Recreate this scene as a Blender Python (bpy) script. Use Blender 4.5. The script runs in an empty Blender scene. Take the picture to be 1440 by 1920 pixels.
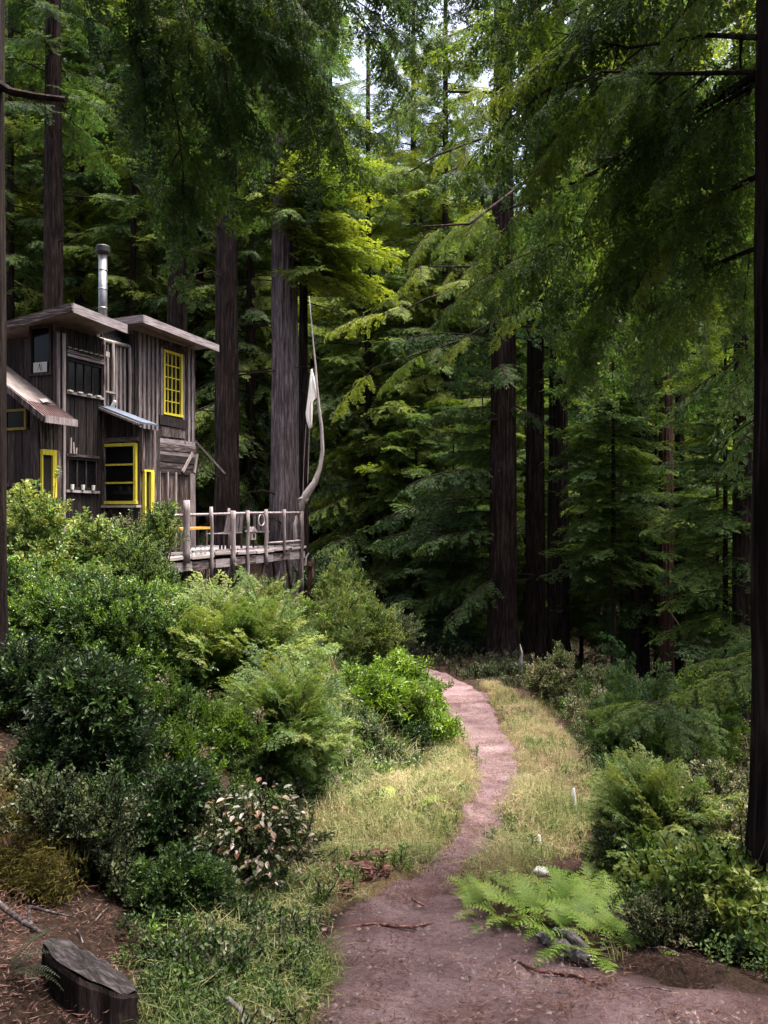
import bpy, math, random
import numpy as np
from mathutils import Vector, Matrix, Euler
random.seed(7); rng = np.random.default_rng(7)
sc = bpy.context.scene
COL = sc.collection
R = math.radians
F = 1500.0                                   # focal length in photograph pixels (1440 x 1920)

# ------------------------------------------------------------------ camera, sky, sun, exposure
cam = bpy.data.objects.new('camera', bpy.data.cameras.new('camera')); COL.objects.link(cam)
cam.location = (0, 0, 0); cam.rotation_euler = (R(90), 0, 0)
cam.data.sensor_fit = 'VERTICAL'; cam.data.sensor_height = 24.0; cam.data.lens = 24.0 * F / 1920
cam.data.clip_start = 0.05; cam.data.clip_end = 600
sc.camera = cam
SUN_EL, SUN_AZ = R(77), R(88)               # azimuth clockwise from +Y
W = bpy.data.worlds.new('World'); sc.world = W; W.use_nodes = True
nt = W.node_tree; bg = nt.nodes['Background']
sky = nt.nodes.new('ShaderNodeTexSky'); sky.sky_type = 'NISHITA'; sky.sun_disc = False
sky.sun_elevation = SUN_EL; sky.sun_rotation = SUN_AZ; sky.air_density = 0.8; sky.dust_density = 9.0; sky.ozone_density = 0.3
nt.links.new(sky.outputs[0], bg.inputs[0]); bg.inputs[1].default_value = 0.15
sl = bpy.data.lights.new('sun', 'SUN'); sl.energy = 3.4; sl.angle = R(24); sl.color = (1.0, 0.95, 0.87)
so = bpy.data.objects.new('sun', sl); COL.objects.link(so)
sd = Vector((math.sin(SUN_AZ) * math.cos(SUN_EL), math.cos(SUN_AZ) * math.cos(SUN_EL), math.sin(SUN_EL)))
so.rotation_euler = sd.to_track_quat('Z', 'Y').to_euler(); so.location = (0, 0, 40)
sc.view_settings.view_transform = 'Standard'; sc.view_settings.look = 'None'
sc.view_settings.gamma = 1.0; sc.view_settings.use_curve_mapping = False
sc.view_settings.exposure = 2.0
sc.cycles.max_bounces = 6; sc.cycles.diffuse_bounces = 4; sc.cycles.glossy_bounces = 2
sc.cycles.transmission_bounces = 4; sc.cycles.transparent_max_bounces = 4
sc.cycles.caustics_reflective = False; sc.cycles.caustics_refractive = False
sc.cycles.use_denoising = True

# ------------------------------------------------------------------ helpers
def P(px, py, Y):
    return Vector(((px - 720) * Y / F, Y, (960 - py) * Y / F))

def tag(o, label=None, cat=None, group=None, kind=None):
    if label: o['label'] = label
    if cat: o['category'] = cat
    if group: o['group'] = group
    if kind: o['kind'] = kind
    return o

def empty(name, loc=(0, 0, 0), rz=0.0, parent=None):
    o = bpy.data.objects.new(name, None); COL.objects.link(o)
    o.location = loc; o.rotation_euler = (0, 0, rz); o.empty_display_size = 0.2
    if parent: o.parent = parent
    return o

class MB:
    def __init__(s): s.v = []; s.f = []; s.m = []
    def add(s, vs, fs, m=0):
        b = len(s.v); s.v += [tuple(x) for x in vs]
        s.f += [tuple(i + b for i in f) for f in fs]; s.m += [m] * len(fs)
    def box(s, c, size, rot=None, m=0):
        hx, hy, hz = size[0] / 2, size[1] / 2, size[2] / 2
        M = rot if rot is not None else Matrix.Identity(3)
        c = Vector(c)
        vs = [c + M @ Vector((x, y, z)) for x in (-hx, hx) for y in (-hy, hy) for z in (-hz, hz)]
        s.add(vs, [(0, 1, 3, 2), (4, 6, 7, 5), (0, 4, 5, 1), (2, 3, 7, 6), (0, 2, 6, 4), (1, 5, 7, 3)], m)
    def bar(s, a, b, w, d, m=0, up=(0, 0, 1)):
        a, b = Vector(a), Vector(b); z = (b - a); L = z.length; z.normalize()
        u = Vector(up)
        if abs(z.dot(u)) > 0.98: u = Vector((1, 0, 0))
        x = u.cross(z).normalized(); y = z.cross(x)
        s.box((a + b) / 2, (w, d, L), Matrix((x, y, z)).transposed(), m)
    def tube(s, pts, rad, n=8, m=0, cap=True, wob=0.0):
        pts = [Vector(p) for p in pts]
        if not hasattr(rad, '__len__'): rad = [rad] * len(pts)
        b = len(s.v); t0 = (pts[1] - pts[0]).normalized()
        x = t0.cross(Vector((0.3, 0.2, 1)) if abs(t0.z) < 0.9 else Vector((1, 0.1, 0))).normalized()
        for i, p in enumerate(pts):
            t = (pts[min(i + 1, len(pts) - 1)] - pts[max(i - 1, 0)]).normalized()
            x = (x - t * x.dot(t)).normalized(); y = t.cross(x)
            for k in range(n):
                a = 2 * math.pi * k / n; r = rad[i] * (1 + wob * random.uniform(-1, 1))
                s.v.append(tuple(p + (x * math.cos(a) + y * math.sin(a)) * r))
        for i in range(len(pts) - 1):
            for k in range(n):
                k2 = (k + 1) % n
                s.f.append((b + i * n + k, b + i * n + k2, b + (i + 1) * n + k2, b + (i + 1) * n + k)); s.m.append(m)
        if cap:
            s.f.append(tuple(b + k for k in reversed(range(n)))); s.m.append(m)
            e = b + (len(pts) - 1) * n; s.f.append(tuple(e + k for k in range(n))); s.m.append(m)
    def build(s, name, mat, parent=None, smooth=False, loc=None):
        me = bpy.data.meshes.new(name); me.from_pydata(s.v, [], s.f)
        for mm in (mat if isinstance(mat, (list, tuple)) else [mat]): me.materials.append(mm)
        if any(s.m): me.polygons.foreach_set('material_index', s.m)
        if smooth: me.polygons.foreach_set('use_smooth', [True] * len(me.polygons))
        me.update()
        o = bpy.data.objects.new(name, me); COL.objects.link(o)
        if parent: o.parent = parent
        if loc is not None: o.location = loc
        return o

UNIT = {}
def unit_box(mat):
    k = mat.name
    if k not in UNIT:
        m = MB(); m.box((0, 0, 0), (1, 1, 1)); me = bpy.data.meshes.new('board'); me.from_pydata(m.v, [], m.f); me.materials.append(mat)
        UNIT[k] = me
    return UNIT[k]
def board(name, c, size, mat, parent, rot=(0, 0, 0)):
    """one plank: a shared unit box, scaled"""
    o = bpy.data.objects.new(name, unit_box(mat)); COL.objects.link(o)
    o.location = c; o.scale = size; o.rotation_euler = rot; o.parent = parent
    return o

# ------------------------------------------------------------------ materials
def mat_new(name):
    m = bpy.data.materials.new(name); m.use_nodes = True
    n = m.node_tree.nodes; l = m.node_tree.links
    return m, n, l, n['Principled BSDF']
def ramp(n, stops):
    r = n.new('ShaderNodeValToRGB'); e = r.color_ramp.elements
    while len(e) < len(stops): e.new(0.5)
    for i, (p, c) in enumerate(stops): e[i].position = p; e[i].color = (*c, 1)
    return r
def noise_tex(n, l, scale, detail=4, vec=None, rough=0.6):
    t = n.new('ShaderNodeTexNoise'); t.inputs['Scale'].default_value = scale; t.inputs['Detail'].default_value = detail
    t.inputs['Roughness'].default_value = rough
    if vec is not None: l.new(vec, t.inputs['Vector'])
    return t

def wood_mat(name, stops, stretch=(14, 14, 1.2), rough=0.85, var=0.55, bump=0.4):
    m, n, l, b = mat_new(name)
    tc = n.new('ShaderNodeTexCoord') ; geo = n.new('ShaderNodeNewGeometry'); oi = n.new('ShaderNodeObjectInfo')
    mp = n.new('ShaderNodeMapping'); mp.inputs['Scale'].default_value = stretch
    add = n.new('ShaderNodeVectorMath'); add.operation = 'ADD'
    sc_ = n.new('ShaderNodeVectorMath'); sc_.operation = 'SCALE'; sc_.inputs['Scale'].default_value = 9.0
    cx = n.new('ShaderNodeCombineXYZ')
    for i in range(3): l.new(oi.outputs['Random'], cx.inputs[i])
    l.new(cx.outputs[0], sc_.inputs[0])
    l.new(geo.outputs['Position'], mp.inputs['Vector']); l.new(mp.outputs[0], add.inputs[0]); l.new(sc_.outputs[0], add.inputs[1])
    t = noise_tex(n, l, 2.2, 6, add.outputs[0], 0.65)
    rp = ramp(n, stops); l.new(t.outputs['Fac'], rp.inputs[0])
    mr = n.new('ShaderNodeMapRange'); mr.inputs['To Min'].default_value = 1 - var; mr.inputs['To Max'].default_value = 1 + var
    l.new(oi.outputs['Random'], mr.inputs['Value'])
    mx = n.new('ShaderNodeVectorMath'); mx.operation = 'SCALE'; l.new(rp.outputs[0], mx.inputs[0]); l.new(mr.outputs[0], mx.inputs['Scale'])
    l.new(mx.outputs[0], b.inputs['Base Color']); b.inputs['Roughness'].default_value = rough
    b.inputs['Specular IOR Level'].default_value = 0.25
    bp = n.new('ShaderNodeBump'); bp.inputs['Strength'].default_value = bump; bp.inputs['Distance'].default_value = 0.01
    l.new(t.outputs['Fac'], bp.inputs['Height']); l.new(bp.outputs[0], b.inputs['Normal'])
    return m
M = {}
M['wood_dark'] = wood_mat('wood_dark', [(0.36, (0.005, 0.004, 0.004)), (0.54, (0.014, 0.010, 0.010)), (0.72, (0.06, 0.047, 0.048))], var=.6)
M['wood_mid'] = wood_mat('wood_mid', [(0.38, (0.012, 0.008, 0.008)), (0.5, (0.055, 0.040, 0.040)), (0.66, (0.20, 0.165, 0.172))], var=.6)
M['wood_brown'] = wood_mat('wood_brown', [(0.36, (0.012, 0.008, 0.008)), (0.55, (0.042, 0.029, 0.028)), (0.75, (0.10, 0.075, 0.073))], var=0.4)
M['wood_grey'] = wood_mat('wood_grey', [(0.28, (0.060, 0.046, 0.048)), (0.5, (0.165, 0.138, 0.145)), (0.72, (0.32, 0.28, 0.295))], var=0.25)
M['wood_pale'] = wood_mat('wood_pale', [(0.3, (0.14, 0.118, 0.115)), (0.55, (0.28, 0.248, 0.24)), (0.75, (0.42, 0.385, 0.37))], var=0.2)
HG = (1.3, 1.3, 16)
M['grey_h'] = wood_mat('wood_grey_level', [(0.28, (0.075, 0.060, 0.066)), (0.5, (0.20, 0.172, 0.186)), (0.72, (0.35, 0.31, 0.33))], stretch=HG, var=0.22)
M['mid_h'] = wood_mat('wood_mid_level', [(0.38, (0.012, 0.008, 0.008)), (0.5, (0.055, 0.040, 0.040)), (0.66, (0.20, 0.165, 0.172))], stretch=HG, var=0.5)
M['dark_h'] = wood_mat('wood_dark_level', [(0.36, (0.008, 0.006, 0.006)), (0.52, (0.025, 0.018, 0.018)), (0.70, (0.09, 0.07, 0.07))], stretch=HG, var=0.5)
M['pale_h'] = wood_mat('wood_pale_level', [(0.3, (0.14, 0.118, 0.115)), (0.55, (0.28, 0.248, 0.24)), (0.75, (0.42, 0.385, 0.37))], stretch=HG, var=0.2)
M['yellow'] = wood_mat('yellow_paint', [(0.30, (0.10, 0.075, 0.03)), (0.36, (0.44, 0.37, 0.03)), (0.55, (0.58, 0.50, 0.045)), (0.75, (0.66, 0.59, 0.09))], var=0.08, rough=0.65, bump=0.2)
M['redlog'] = wood_mat('red_log', [(0.36, (0.025, 0.010, 0.009)), (0.5, (0.11, 0.046, 0.038)), (0.66, (0.28, 0.15, 0.13))], stretch=(9, 22, 22), var=0.25)
M['greylog'] = wood_mat('grey_log', [(0.3, (0.025, 0.022, 0.022)), (0.5, (0.09, 0.08, 0.08)), (0.72, (0.26, 0.24, 0.24))], stretch=(8, 20, 20), var=0.2)

def bark_mat(name, stops, hs=16):
    m, n, l, b = mat_new(name)
    tc = n.new('ShaderNodeTexCoord'); mp = n.new('ShaderNodeMapping'); mp.inputs['Scale'].default_value = (hs, hs, 1.6)
    l.new(tc.outputs['Object'], mp.inputs['Vector'])
    t = noise_tex(n, l, 1.0, 7, mp.outputs[0], 0.7); t.inputs['Distortion'].default_value = 0.35
    rp = ramp(n, stops); l.new(t.outputs['Fac'], rp.inputs[0])
    t2 = noise_tex(n, l, 0.6, 3, tc.outputs['Object'])
    mr = n.new('ShaderNodeMapRange'); mr.inputs['From Min'].default_value = 0.3; mr.inputs['From Max'].default_value = 0.7
    mr.inputs['To Min'].default_value = 0.6; mr.inputs['To Max'].default_value = 1.4; l.new(t2.outputs['Fac'], mr.inputs['Value'])
    mx = n.new('ShaderNodeVectorMath'); mx.operation = 'SCALE'; l.new(rp.outputs[0], mx.inputs[0]); l.new(mr.outputs[0], mx.inputs['Scale'])
    l.new(mx.outputs[0], b.inputs['Base Color']); b.inputs['Roughness'].default_value = 0.95; b.inputs['Specular IOR Level'].default_value = 0.1
    bp = n.new('ShaderNodeBump'); bp.inputs['Strength'].default_value = 0.9; bp.inputs['Distance'].default_value = 0.05
    l.new(t.outputs['Fac'], bp.inputs['Height']); l.new(bp.outputs[0], b.inputs['Normal'])
    return m
M['bark'] = bark_mat('redwood_bark', [(0.34, (0.005, 0.004, 0.0035)), (0.5, (0.022, 0.015, 0.014)), (0.7, (0.066, 0.047, 0.044))])
M['bark_grey'] = bark_mat('grey_bark', [(0.34, (0.028, 0.021, 0.022)), (0.5, (0.10, 0.080, 0.083)), (0.68, (0.23, 0.19, 0.20))])
M['bark_red'] = bark_mat('red_bark', [(0.32, (0.02, 0.01, 0.008)), (0.5, (0.07, 0.038, 0.03)), (0.72, (0.14, 0.085, 0.07))])
M['twig'] = bark_mat('twig_bark', [(0.3, (0.012, 0.009, 0.007)), (0.55, (0.035, 0.027, 0.02)), (0.75, (0.07, 0.055, 0.045))], 30)

def leaf_mat(name, stops, rough=0.45, trans=0.35, spec=0.4, var=0.28, obj_random=True):
    """leaf: colour by per-plant tint plus a random step per spray, light passes through"""
    m, n, l, b = mat_new(name); out = n['Material Output']
    at = n.new('ShaderNodeAttribute'); at.attribute_type = 'INSTANCER'; at.attribute_name = 'tint'
    oi = n.new('ShaderNodeObjectInfo'); geo = n.new('ShaderNodeNewGeometry')
    a1 = n.new('ShaderNodeMath'); a1.operation = 'MULTIPLY_ADD'; a1.inputs[1].default_value = var; l.new(oi.outputs['Random'], a1.inputs[0]); l.new(at.outputs['Fac'], a1.inputs[2])
    a2 = n.new('ShaderNodeMath'); a2.operation = 'MULTIPLY_ADD'; a2.inputs[1].default_value = 0.22; l.new(geo.outputs['Random Per Island'], a2.inputs[0]); l.new(a1.outputs[0], a2.inputs[2])
    a3 = n.new('ShaderNodeMath'); a3.operation = 'SUBTRACT'; a3.inputs[1].default_value = (var + 0.22) / 2; l.new(a2.outputs[0], a3.inputs[0])
    rp = ramp(n, stops); l.new(a3.outputs[0], rp.inputs[0])
    l.new(rp.outputs[0], b.inputs['Base Color']); b.inputs['Roughness'].default_value = rough; b.inputs['Specular IOR Level'].default_value = spec
    tr = n.new('ShaderNodeBsdfTranslucent')
    hs = n.new('ShaderNodeHueSaturation'); hs.inputs['Hue'].default_value = 0.485; hs.inputs['Saturation'].default_value = 1.15; hs.inputs['Value'].default_value = 1.5
    l.new(rp.outputs[0], hs.inputs['Color']); l.new(hs.outputs[0], tr.inputs['Color'])
    mx = n.new('ShaderNodeMixShader'); mx.inputs[0].default_value = trans
    l.new(b.outputs[0], mx.inputs[1]); l.new(tr.outputs[0], mx.inputs[2]); l.new(mx.outputs[0], out.inputs['Surface'])
    return m
M['redwood_leaf'] = leaf_mat('redwood_leaf', [(0.0, (0.016, 0.036, 0.014)), (0.35, (0.036, 0.074, 0.022)), (0.65, (0.080, 0.135, 0.030)), (1.0, (0.17, 0.22, 0.040))], rough=0.55, trans=0.5, spec=0.3)
M['glossy_leaf'] = leaf_mat('glossy_leaf', [(0.0, (0.014, 0.030, 0.012)), (0.4, (0.038, 0.080, 0.022)), (0.7, (0.085, 0.155, 0.03)), (1.0, (0.15, 0.25, 0.035))], rough=0.42, trans=0.32, spec=0.4)
M['soft_leaf'] = leaf_mat('soft_leaf', [(0.0, (0.022, 0.045, 0.016)), (0.4, (0.055, 0.10, 0.03)), (0.7, (0.10, 0.17, 0.04)), (1.0, (0.19, 0.23, 0.06))], rough=0.5, trans=0.35)
M['pale_leaf'] = leaf_mat('pale_leaf', [(0.0, (0.03, 0.045, 0.02)), (0.4, (0.085, 0.11, 0.05)), (0.7, (0.17, 0.185, 0.09)), (1.0, (0.28, 0.25, 0.15))], rough=0.42, trans=0.25)
M['salal_leaf'] = leaf_mat('salal_leaf', [(0.0, (0.04, 0.05, 0.022)), (0.3, (0.12, 0.11, 0.05)), (0.55, (0.20, 0.085, 0.04)), (0.8, (0.26, 0.22, 0.17)), (1.0, (0.34, 0.29, 0.25))], rough=0.4, trans=0.15, var=1.1)
M['fern_leaf'] = leaf_mat('fern_leaf', [(0.0, (0.03, 0.06, 0.015)), (0.4, (0.075, 0.14, 0.025)), (0.7, (0.13, 0.21, 0.035)), (1.0, (0.20, 0.27, 0.06))], rough=0.5, trans=0.35)
M['dead_fern'] = leaf_mat('dead_fern', [(0.0, (0.03, 0.02, 0.012)), (0.5, (0.10, 0.07, 0.04)), (1.0, (0.2, 0.15, 0.09))], rough=0.7, trans=0.15)
M['grass'] = leaf_mat('grass_blade', [(0.0, (0.06, 0.105, 0.025)), (0.35, (0.16, 0.195, 0.06)), (0.6, (0.27, 0.25, 0.115)), (1.0, (0.36, 0.285, 0.18))], rough=0.6, trans=0.3, var=0.4)
M['moss'] = leaf_mat('moss', [(0.0, (0.02, 0.02, 0.006)), (0.5, (0.06, 0.055, 0.014)), (1.0, (0.12, 0.10, 0.025))], rough=0.9, trans=0.2, spec=0.1)
M['litter'] = leaf_mat('needle_litter', [(0.0, (0.02, 0.012, 0.010)), (0.45, (0.085, 0.045, 0.036)), (0.8, (0.17, 0.10, 0.085)), (1.0, (0.3, 0.22, 0.19))], rough=0.85, trans=0.05, spec=0.1, var=0.5)

def ground_mat():
    m, n, l, b = mat_new('forest_floor')
    geo = n.new('ShaderNodeNewGeometry')
    t = noise_tex(n, l, 0.9, 5, geo.outputs['Position']); t2 = noise_tex(n, l, 38, 5, geo.outputs['Position'], 0.75)
    r1 = ramp(n, [(0.35, (0.030, 0.020, 0.016)), (0.65, (0.060, 0.040, 0.032))]); r2 = ramp(n, [(0.3, (0.25, 0.25, 0.25)), (0.7, (1.6, 1.5, 1.4))])
    l.new(t.outputs['Fac'], r1.inputs[0]); l.new(t2.outputs['Fac'], r2.inputs[0])
    mx = n.new('ShaderNodeMix'); mx.data_type = 'RGBA'; mx.blend_type = 'MULTIPLY'; mx.inputs[0].default_value = 1
    l.new(r1.outputs[0], mx.inputs[6]); l.new(r2.outputs[0], mx.inputs[7])
    # straw-coloured soil under the grass strips
    at = n.new('ShaderNodeAttribute'); at.attribute_name = 'meadow'
    m2 = n.new('ShaderNodeMix'); m2.data_type = 'RGBA'; l.new(at.outputs['Fac'], m2.inputs[0]); l.new(mx.outputs[2], m2.inputs[6])
    r3 = ramp(n, [(0.3, (0.10, 0.08, 0.035)), (0.7, (0.24, 0.19, 0.09))]); l.new(t2.outputs['Fac'], r3.inputs[0]); l.new(r3.outputs[0], m2.inputs[7])
    l.new(m2.outputs[2], b.inputs['Base Color']); b.inputs['Roughness'].default_value = 1.0; b.inputs['Specular IOR Level'].default_value = 0.1
    bp = n.new('ShaderNodeBump'); bp.inputs['Strength'].default_value = 1.0; bp.inputs['Distance'].default_value = 0.04
    l.new(t2.outputs['Fac'], bp.inputs['Height']); l.new(bp.outputs[0], b.inputs['Normal'])
    return m
def path_mat():
    m, n, l, b = mat_new('path_dirt')
    geo = n.new('ShaderNodeNewGeometry')
    mp = n.new('ShaderNodeMapping'); mp.inputs['Scale'].default_value = (1, 1.0, 1); l.new(geo.outputs['Position'], mp.inputs['Vector'])
    t = noise_tex(n, l, 1.6, 5, mp.outputs[0]); t2 = noise_tex(n, l, 30, 6, mp.outputs[0], 0.8); t3 = noise_tex(n, l, 140, 3, mp.outputs[0], 0.7)
    r1 = ramp(n, [(0.34, (0.155, 0.098, 0.102)), (0.5, (0.25, 0.168, 0.178)), (0.66, (0.35, 0.25, 0.264))]); l.new(t.outputs['Fac'], r1.inputs[0])
    r2 = ramp(n, [(0.32, (0.45, 0.42, 0.42)), (0.5, (0.95, 0.95, 0.95)), (0.72, (1.35, 1.32, 1.3))]); l.new(t2.outputs['Fac'], r2.inputs[0])
    mx = n.new('ShaderNodeMix'); mx.data_type = 'RGBA'; mx.blend_type = 'MULTIPLY'; mx.inputs[0].default_value = 1
    l.new(r1.outputs[0], mx.inputs[6]); l.new(r2.outputs[0], mx.inputs[7])
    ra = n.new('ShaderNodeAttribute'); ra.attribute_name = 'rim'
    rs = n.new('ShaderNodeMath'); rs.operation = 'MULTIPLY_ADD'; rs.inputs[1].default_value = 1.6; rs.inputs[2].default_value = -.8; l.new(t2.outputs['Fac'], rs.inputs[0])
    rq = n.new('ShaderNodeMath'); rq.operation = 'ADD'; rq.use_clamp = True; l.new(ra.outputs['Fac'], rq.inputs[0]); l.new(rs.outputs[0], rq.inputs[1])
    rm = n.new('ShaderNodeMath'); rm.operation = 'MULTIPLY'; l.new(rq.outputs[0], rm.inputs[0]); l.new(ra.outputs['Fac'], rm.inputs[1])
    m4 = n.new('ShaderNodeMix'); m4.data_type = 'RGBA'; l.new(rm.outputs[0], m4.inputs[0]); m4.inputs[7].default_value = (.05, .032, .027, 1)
    r3 = ramp(n, [(0.34, (0.5, 0.45, 0.45)), (0.46, (1, 1, 1)), (0.7, (1.15, 1.15, 1.15))]); l.new(t3.outputs['Fac'], r3.inputs[0])
    m3 = n.new('ShaderNodeMix'); m3.data_type = 'RGBA'; m3.blend_type = 'MULTIPLY'; m3.inputs[0].default_value = 1
    l.new(mx.outputs[2], m3.inputs[6]); l.new(r3.outputs[0], m3.inputs[7])
    l.new(m3.outputs[2], m4.inputs[6]); l.new(m4.outputs[2], b.inputs['Base Color']); b.inputs['Roughness'].default_value = 1.0; b.inputs['Specular IOR Level'].default_value = 0.1
    ad = n.new('ShaderNodeMath'); ad.operation = 'MULTIPLY_ADD'; ad.inputs[1].default_value = 0.35; l.new(t3.outputs['Fac'], ad.inputs[0]); l.new(t2.outputs['Fac'], ad.inputs[2])
    bp = n.new('ShaderNodeBump'); bp.inputs['Strength'].default_value = 1.0; bp.inputs['Distance'].default_value = 0.05
    l.new(ad.outputs[0], bp.inputs['Height']); l.new(bp.outputs[0], b.inputs['Normal'])
    return m
def plain_mat(name, col, rough=0.6, metal=0.0, spec=0.4, nz=0.25, scale=12):
    m, n, l, b = mat_new(name)
    tc = n.new('ShaderNodeTexCoord'); t = noise_tex(n, l, scale, 4, tc.outputs['Object'])
    r = ramp(n, [(0.3, tuple(c * (1 - nz) for c in col)), (0.7, tuple(min(1, c * (1 + nz)) for c in col))]); l.new(t.outputs['Fac'], r.inputs[0])
    l.new(r.outputs[0], b.inputs['Base Color']); b.inputs['Roughness'].default_value = rough; b.inputs['Metallic'].default_value = metal
    b.inputs['Specular IOR Level'].default_value = spec
    return m
M['ground'] = ground_mat(); M['path'] = path_mat()
M['glass'] = plain_mat('dark_glass', (0.006, 0.006, 0.007), 0.12, 0, 0.15, 0.1)
M['interior_shade'] = plain_mat('painted_interior_shade', (0.01, 0.008, 0.008), 0.9)  # near-black colour painted for the shade inside openings
M['steel'] = plain_mat('galvanised_pipe', (0.20, 0.205, 0.22), 0.42, 0.8)
M['black_metal'] = plain_mat('black_metal', (0.015, 0.015, 0.017), 0.6, 0.3)
M['roof_red'] = plain_mat('rusty_roof_metal', (0.10, 0.06, 0.06), 0.75, 0.1, 0.3, 0.45, 6)
M['roof_grey'] = plain_mat('grey_roof', (0.15, 0.125, 0.12), 0.85, 0, 0.3, 0.4, 6)
M['roof_blue'] = plain_mat('blue_roof_metal', (0.07, 0.09, 0.13), 0.55, 0.2, 0.4, 0.3, 8)
M['white'] = plain_mat('weathered_white', (0.70, 0.70, 0.68), 0.7, 0, 0.3, 0.2, 20)
M['cloth'] = plain_mat('white_cloth', (0.80, 0.76, 0.74), 0.9, 0, 0.1, 0.08, 6)
M['paper'] = plain_mat('paper', (0.42, 0.42, 0.40), 0.8, 0, 0.2, 0.25, 18)
M['orange'] = plain_mat('orange_paint', (0.55, 0.27, 0.05), 0.6)
M['stump_top'] = wood_mat('stump_top', [(0.3, (0.008, 0.007, 0.007)), (0.5, (0.028, 0.023, 0.024)), (0.68, (0.10, 0.086, 0.09))], stretch=(7, 14, 7), var=0.05)

# ------------------------------------------------------------------ terrain
hpY = np.array([-12, 0, 3.5, 5.2, 6, 9, 13, 20, 26, 32, 45, 70, 120]); hpZ = np.array([-1.2, -1.6, -2.24, -2.57, -2.72, -3.24, -3.81, -4.33, -4.5, -4.6, -2.5, 4, 20])
pY = np.array([-12, 2.0, 3.2, 3.5, 4.0, 4.7, 5.2, 5.5, 6, 7, 9, 11, 13, 16, 18.5, 20, 21.5, 23, 26])
pL = np.array([-.7, -.65, -.5, -.42, -.38, -.35, -.26, -.10, .16, .50, .94, 1.29, 1.38, 1.30, 1.16, 0.85, 0.1, -1.0, -3.6])
pR = np.array([2.9, 2.9, 2.7, 2.3, 1.45, .90, .64, .58, .62, .95, 1.46, 1.90, 2.10, 2.30, 2.36, 2.25, 1.8, 1.0, -1.4])
eY = np.array([-12, 3.3, 4.5, 5, 7, 9, 11, 13, 16, 20, 25, 32, 120]); eX = np.array([-1.3, -1.2, -1.05, -.95, -.75, -.45, .45, .65, .75, .5, -1.5, -3, -3])
rY = np.array([-12, 3.5, 5, 7, 9, 11, 13, 16, 20, 25, 120]); rX = np.array([2.2, 2.0, 1.5, 2.05, 2.4, 2.9, 3.2, 3.4, 3.3, 4.0, 6])
def vnoise(x, y, s, seed=0):
    """smooth value noise in numpy"""
    x = np.asarray(x) * s + 1000.5 + seed * 17.3; y = np.asarray(y) * s + 1000.5 + seed * 7.1
    xi, yi = np.floor(x).astype(int), np.floor(y).astype(int); fx, fy = x - xi, y - yi
    fx = fx * fx * (3 - 2 * fx); fy = fy * fy * (3 - 2 * fy)
    def h(a, b):
        q = np.sin(a * 127.1 + b * 311.7 + seed * 13.7) * 43758.5453
        return q - np.floor(q)
    return (h(xi, yi) * (1 - fx) + h(xi + 1, yi) * fx) * (1 - fy) + (h(xi, yi + 1) * (1 - fx) + h(xi + 1, yi + 1) * fx) * fy
def on_path(X, Y):
    """1 inside the path, 0 outside, soft edge"""
    l = np.interp(Y, pY, pL) + (vnoise(X, Y, 2.2, 3) - .5) * .22; r = np.interp(Y, pY, pR) + (vnoise(X, Y, 2.2, 4) - .5) * .22
    d = np.minimum(X - l, r - X)
    return np.clip(d / 0.12 + 0.5, 0, 1) * (Y < 25)
def height(X, Y, noise=True):
    X = np.asarray(X, float); Y = np.asarray(Y, float)
    h = np.interp(Y, hpY, hpZ)
    d = np.interp(Y, eY, eX) - X; d = np.where(d > 0, np.sqrt(d * d + .09) - .3, 0) 
    h = h + 2.9 * (1 - np.exp(-d / 2.6)) * np.clip(.45 + (Y - 3) * .055, .45, 1) + np.clip(d - 6, 0, 40) * 0.12
    e = X - np.interp(Y, rY, rX); e = np.where(e > 0, np.sqrt(e * e + .25) - .5, 0)
    h = h - 1.6 * (1 - np.exp(-e / 3.5)) * np.clip((Y - 2.5) / 5, 0.15, 1) * np.clip((75 - Y) / 40, 0, 1)
    h = h + .24 * np.exp(-(((X + 1.5) / .42) ** 2 + ((Y - 3.35) / .5) ** 2))
    if noise:
        k = 1 - on_path(X, Y)
        h = h + ((vnoise(X, Y, .9, 1) - .5) * .22 + (vnoise(X, Y, 3.1, 2) - .5) * .08) * k + (vnoise(X, Y, 1.3, 9) - .5) * .05
    return h
def H(x, y): return float(height(np.array([x]), np.array([y]))[0])

def grid_mesh(name, xs, ys, zf, mat, attr=None):
    XX, YY = np.meshgrid(xs, ys); Z = zf(XX, YY); nx, ny = len(xs), len(ys)
    v = np.stack([XX.ravel(), YY.ravel(), Z.ravel()], 1)
    i = np.arange(nx * ny).reshape(ny, nx)
    f = np.stack([i[:-1, :-1].ravel(), i[:-1, 1:].ravel(), i[1:, 1:].ravel(), i[1:, :-1].ravel()], 1)
    return v, f
def np_obj(name, v, f, mat, smooth=True, parent=None):
    me = bpy.data.meshes.new(name)
    me.from_pydata(v.tolist(), [], f.tolist()); me.materials.append(mat)
    if smooth: me.polygons.foreach_set('use_smooth', [True] * len(me.polygons))
    o = bpy.data.objects.new(name, me); COL.objects.link(o)
    if parent: o.parent = parent
    return o
xs = np.concatenate([np.linspace(-140, -14, 40), np.linspace(-13, -4.2, 60), np.linspace(-4, 4, 110), np.linspace(4.2, 13, 60), np.linspace(14, 140, 40)])
ys = np.concatenate([np.linspace(-14, 2, 20), np.linspace(2.2, 14, 130), np.linspace(14.2, 30, 80), np.linspace(31, 170, 60)])
gv, gf = grid_mesh('ground', xs, ys, lambda X, Y: height(X, Y) - 0.035 * on_path(X, Y), M['ground'])
ground = np_obj('ground', gv, gf, M['ground']); tag(ground, kind='structure')
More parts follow.
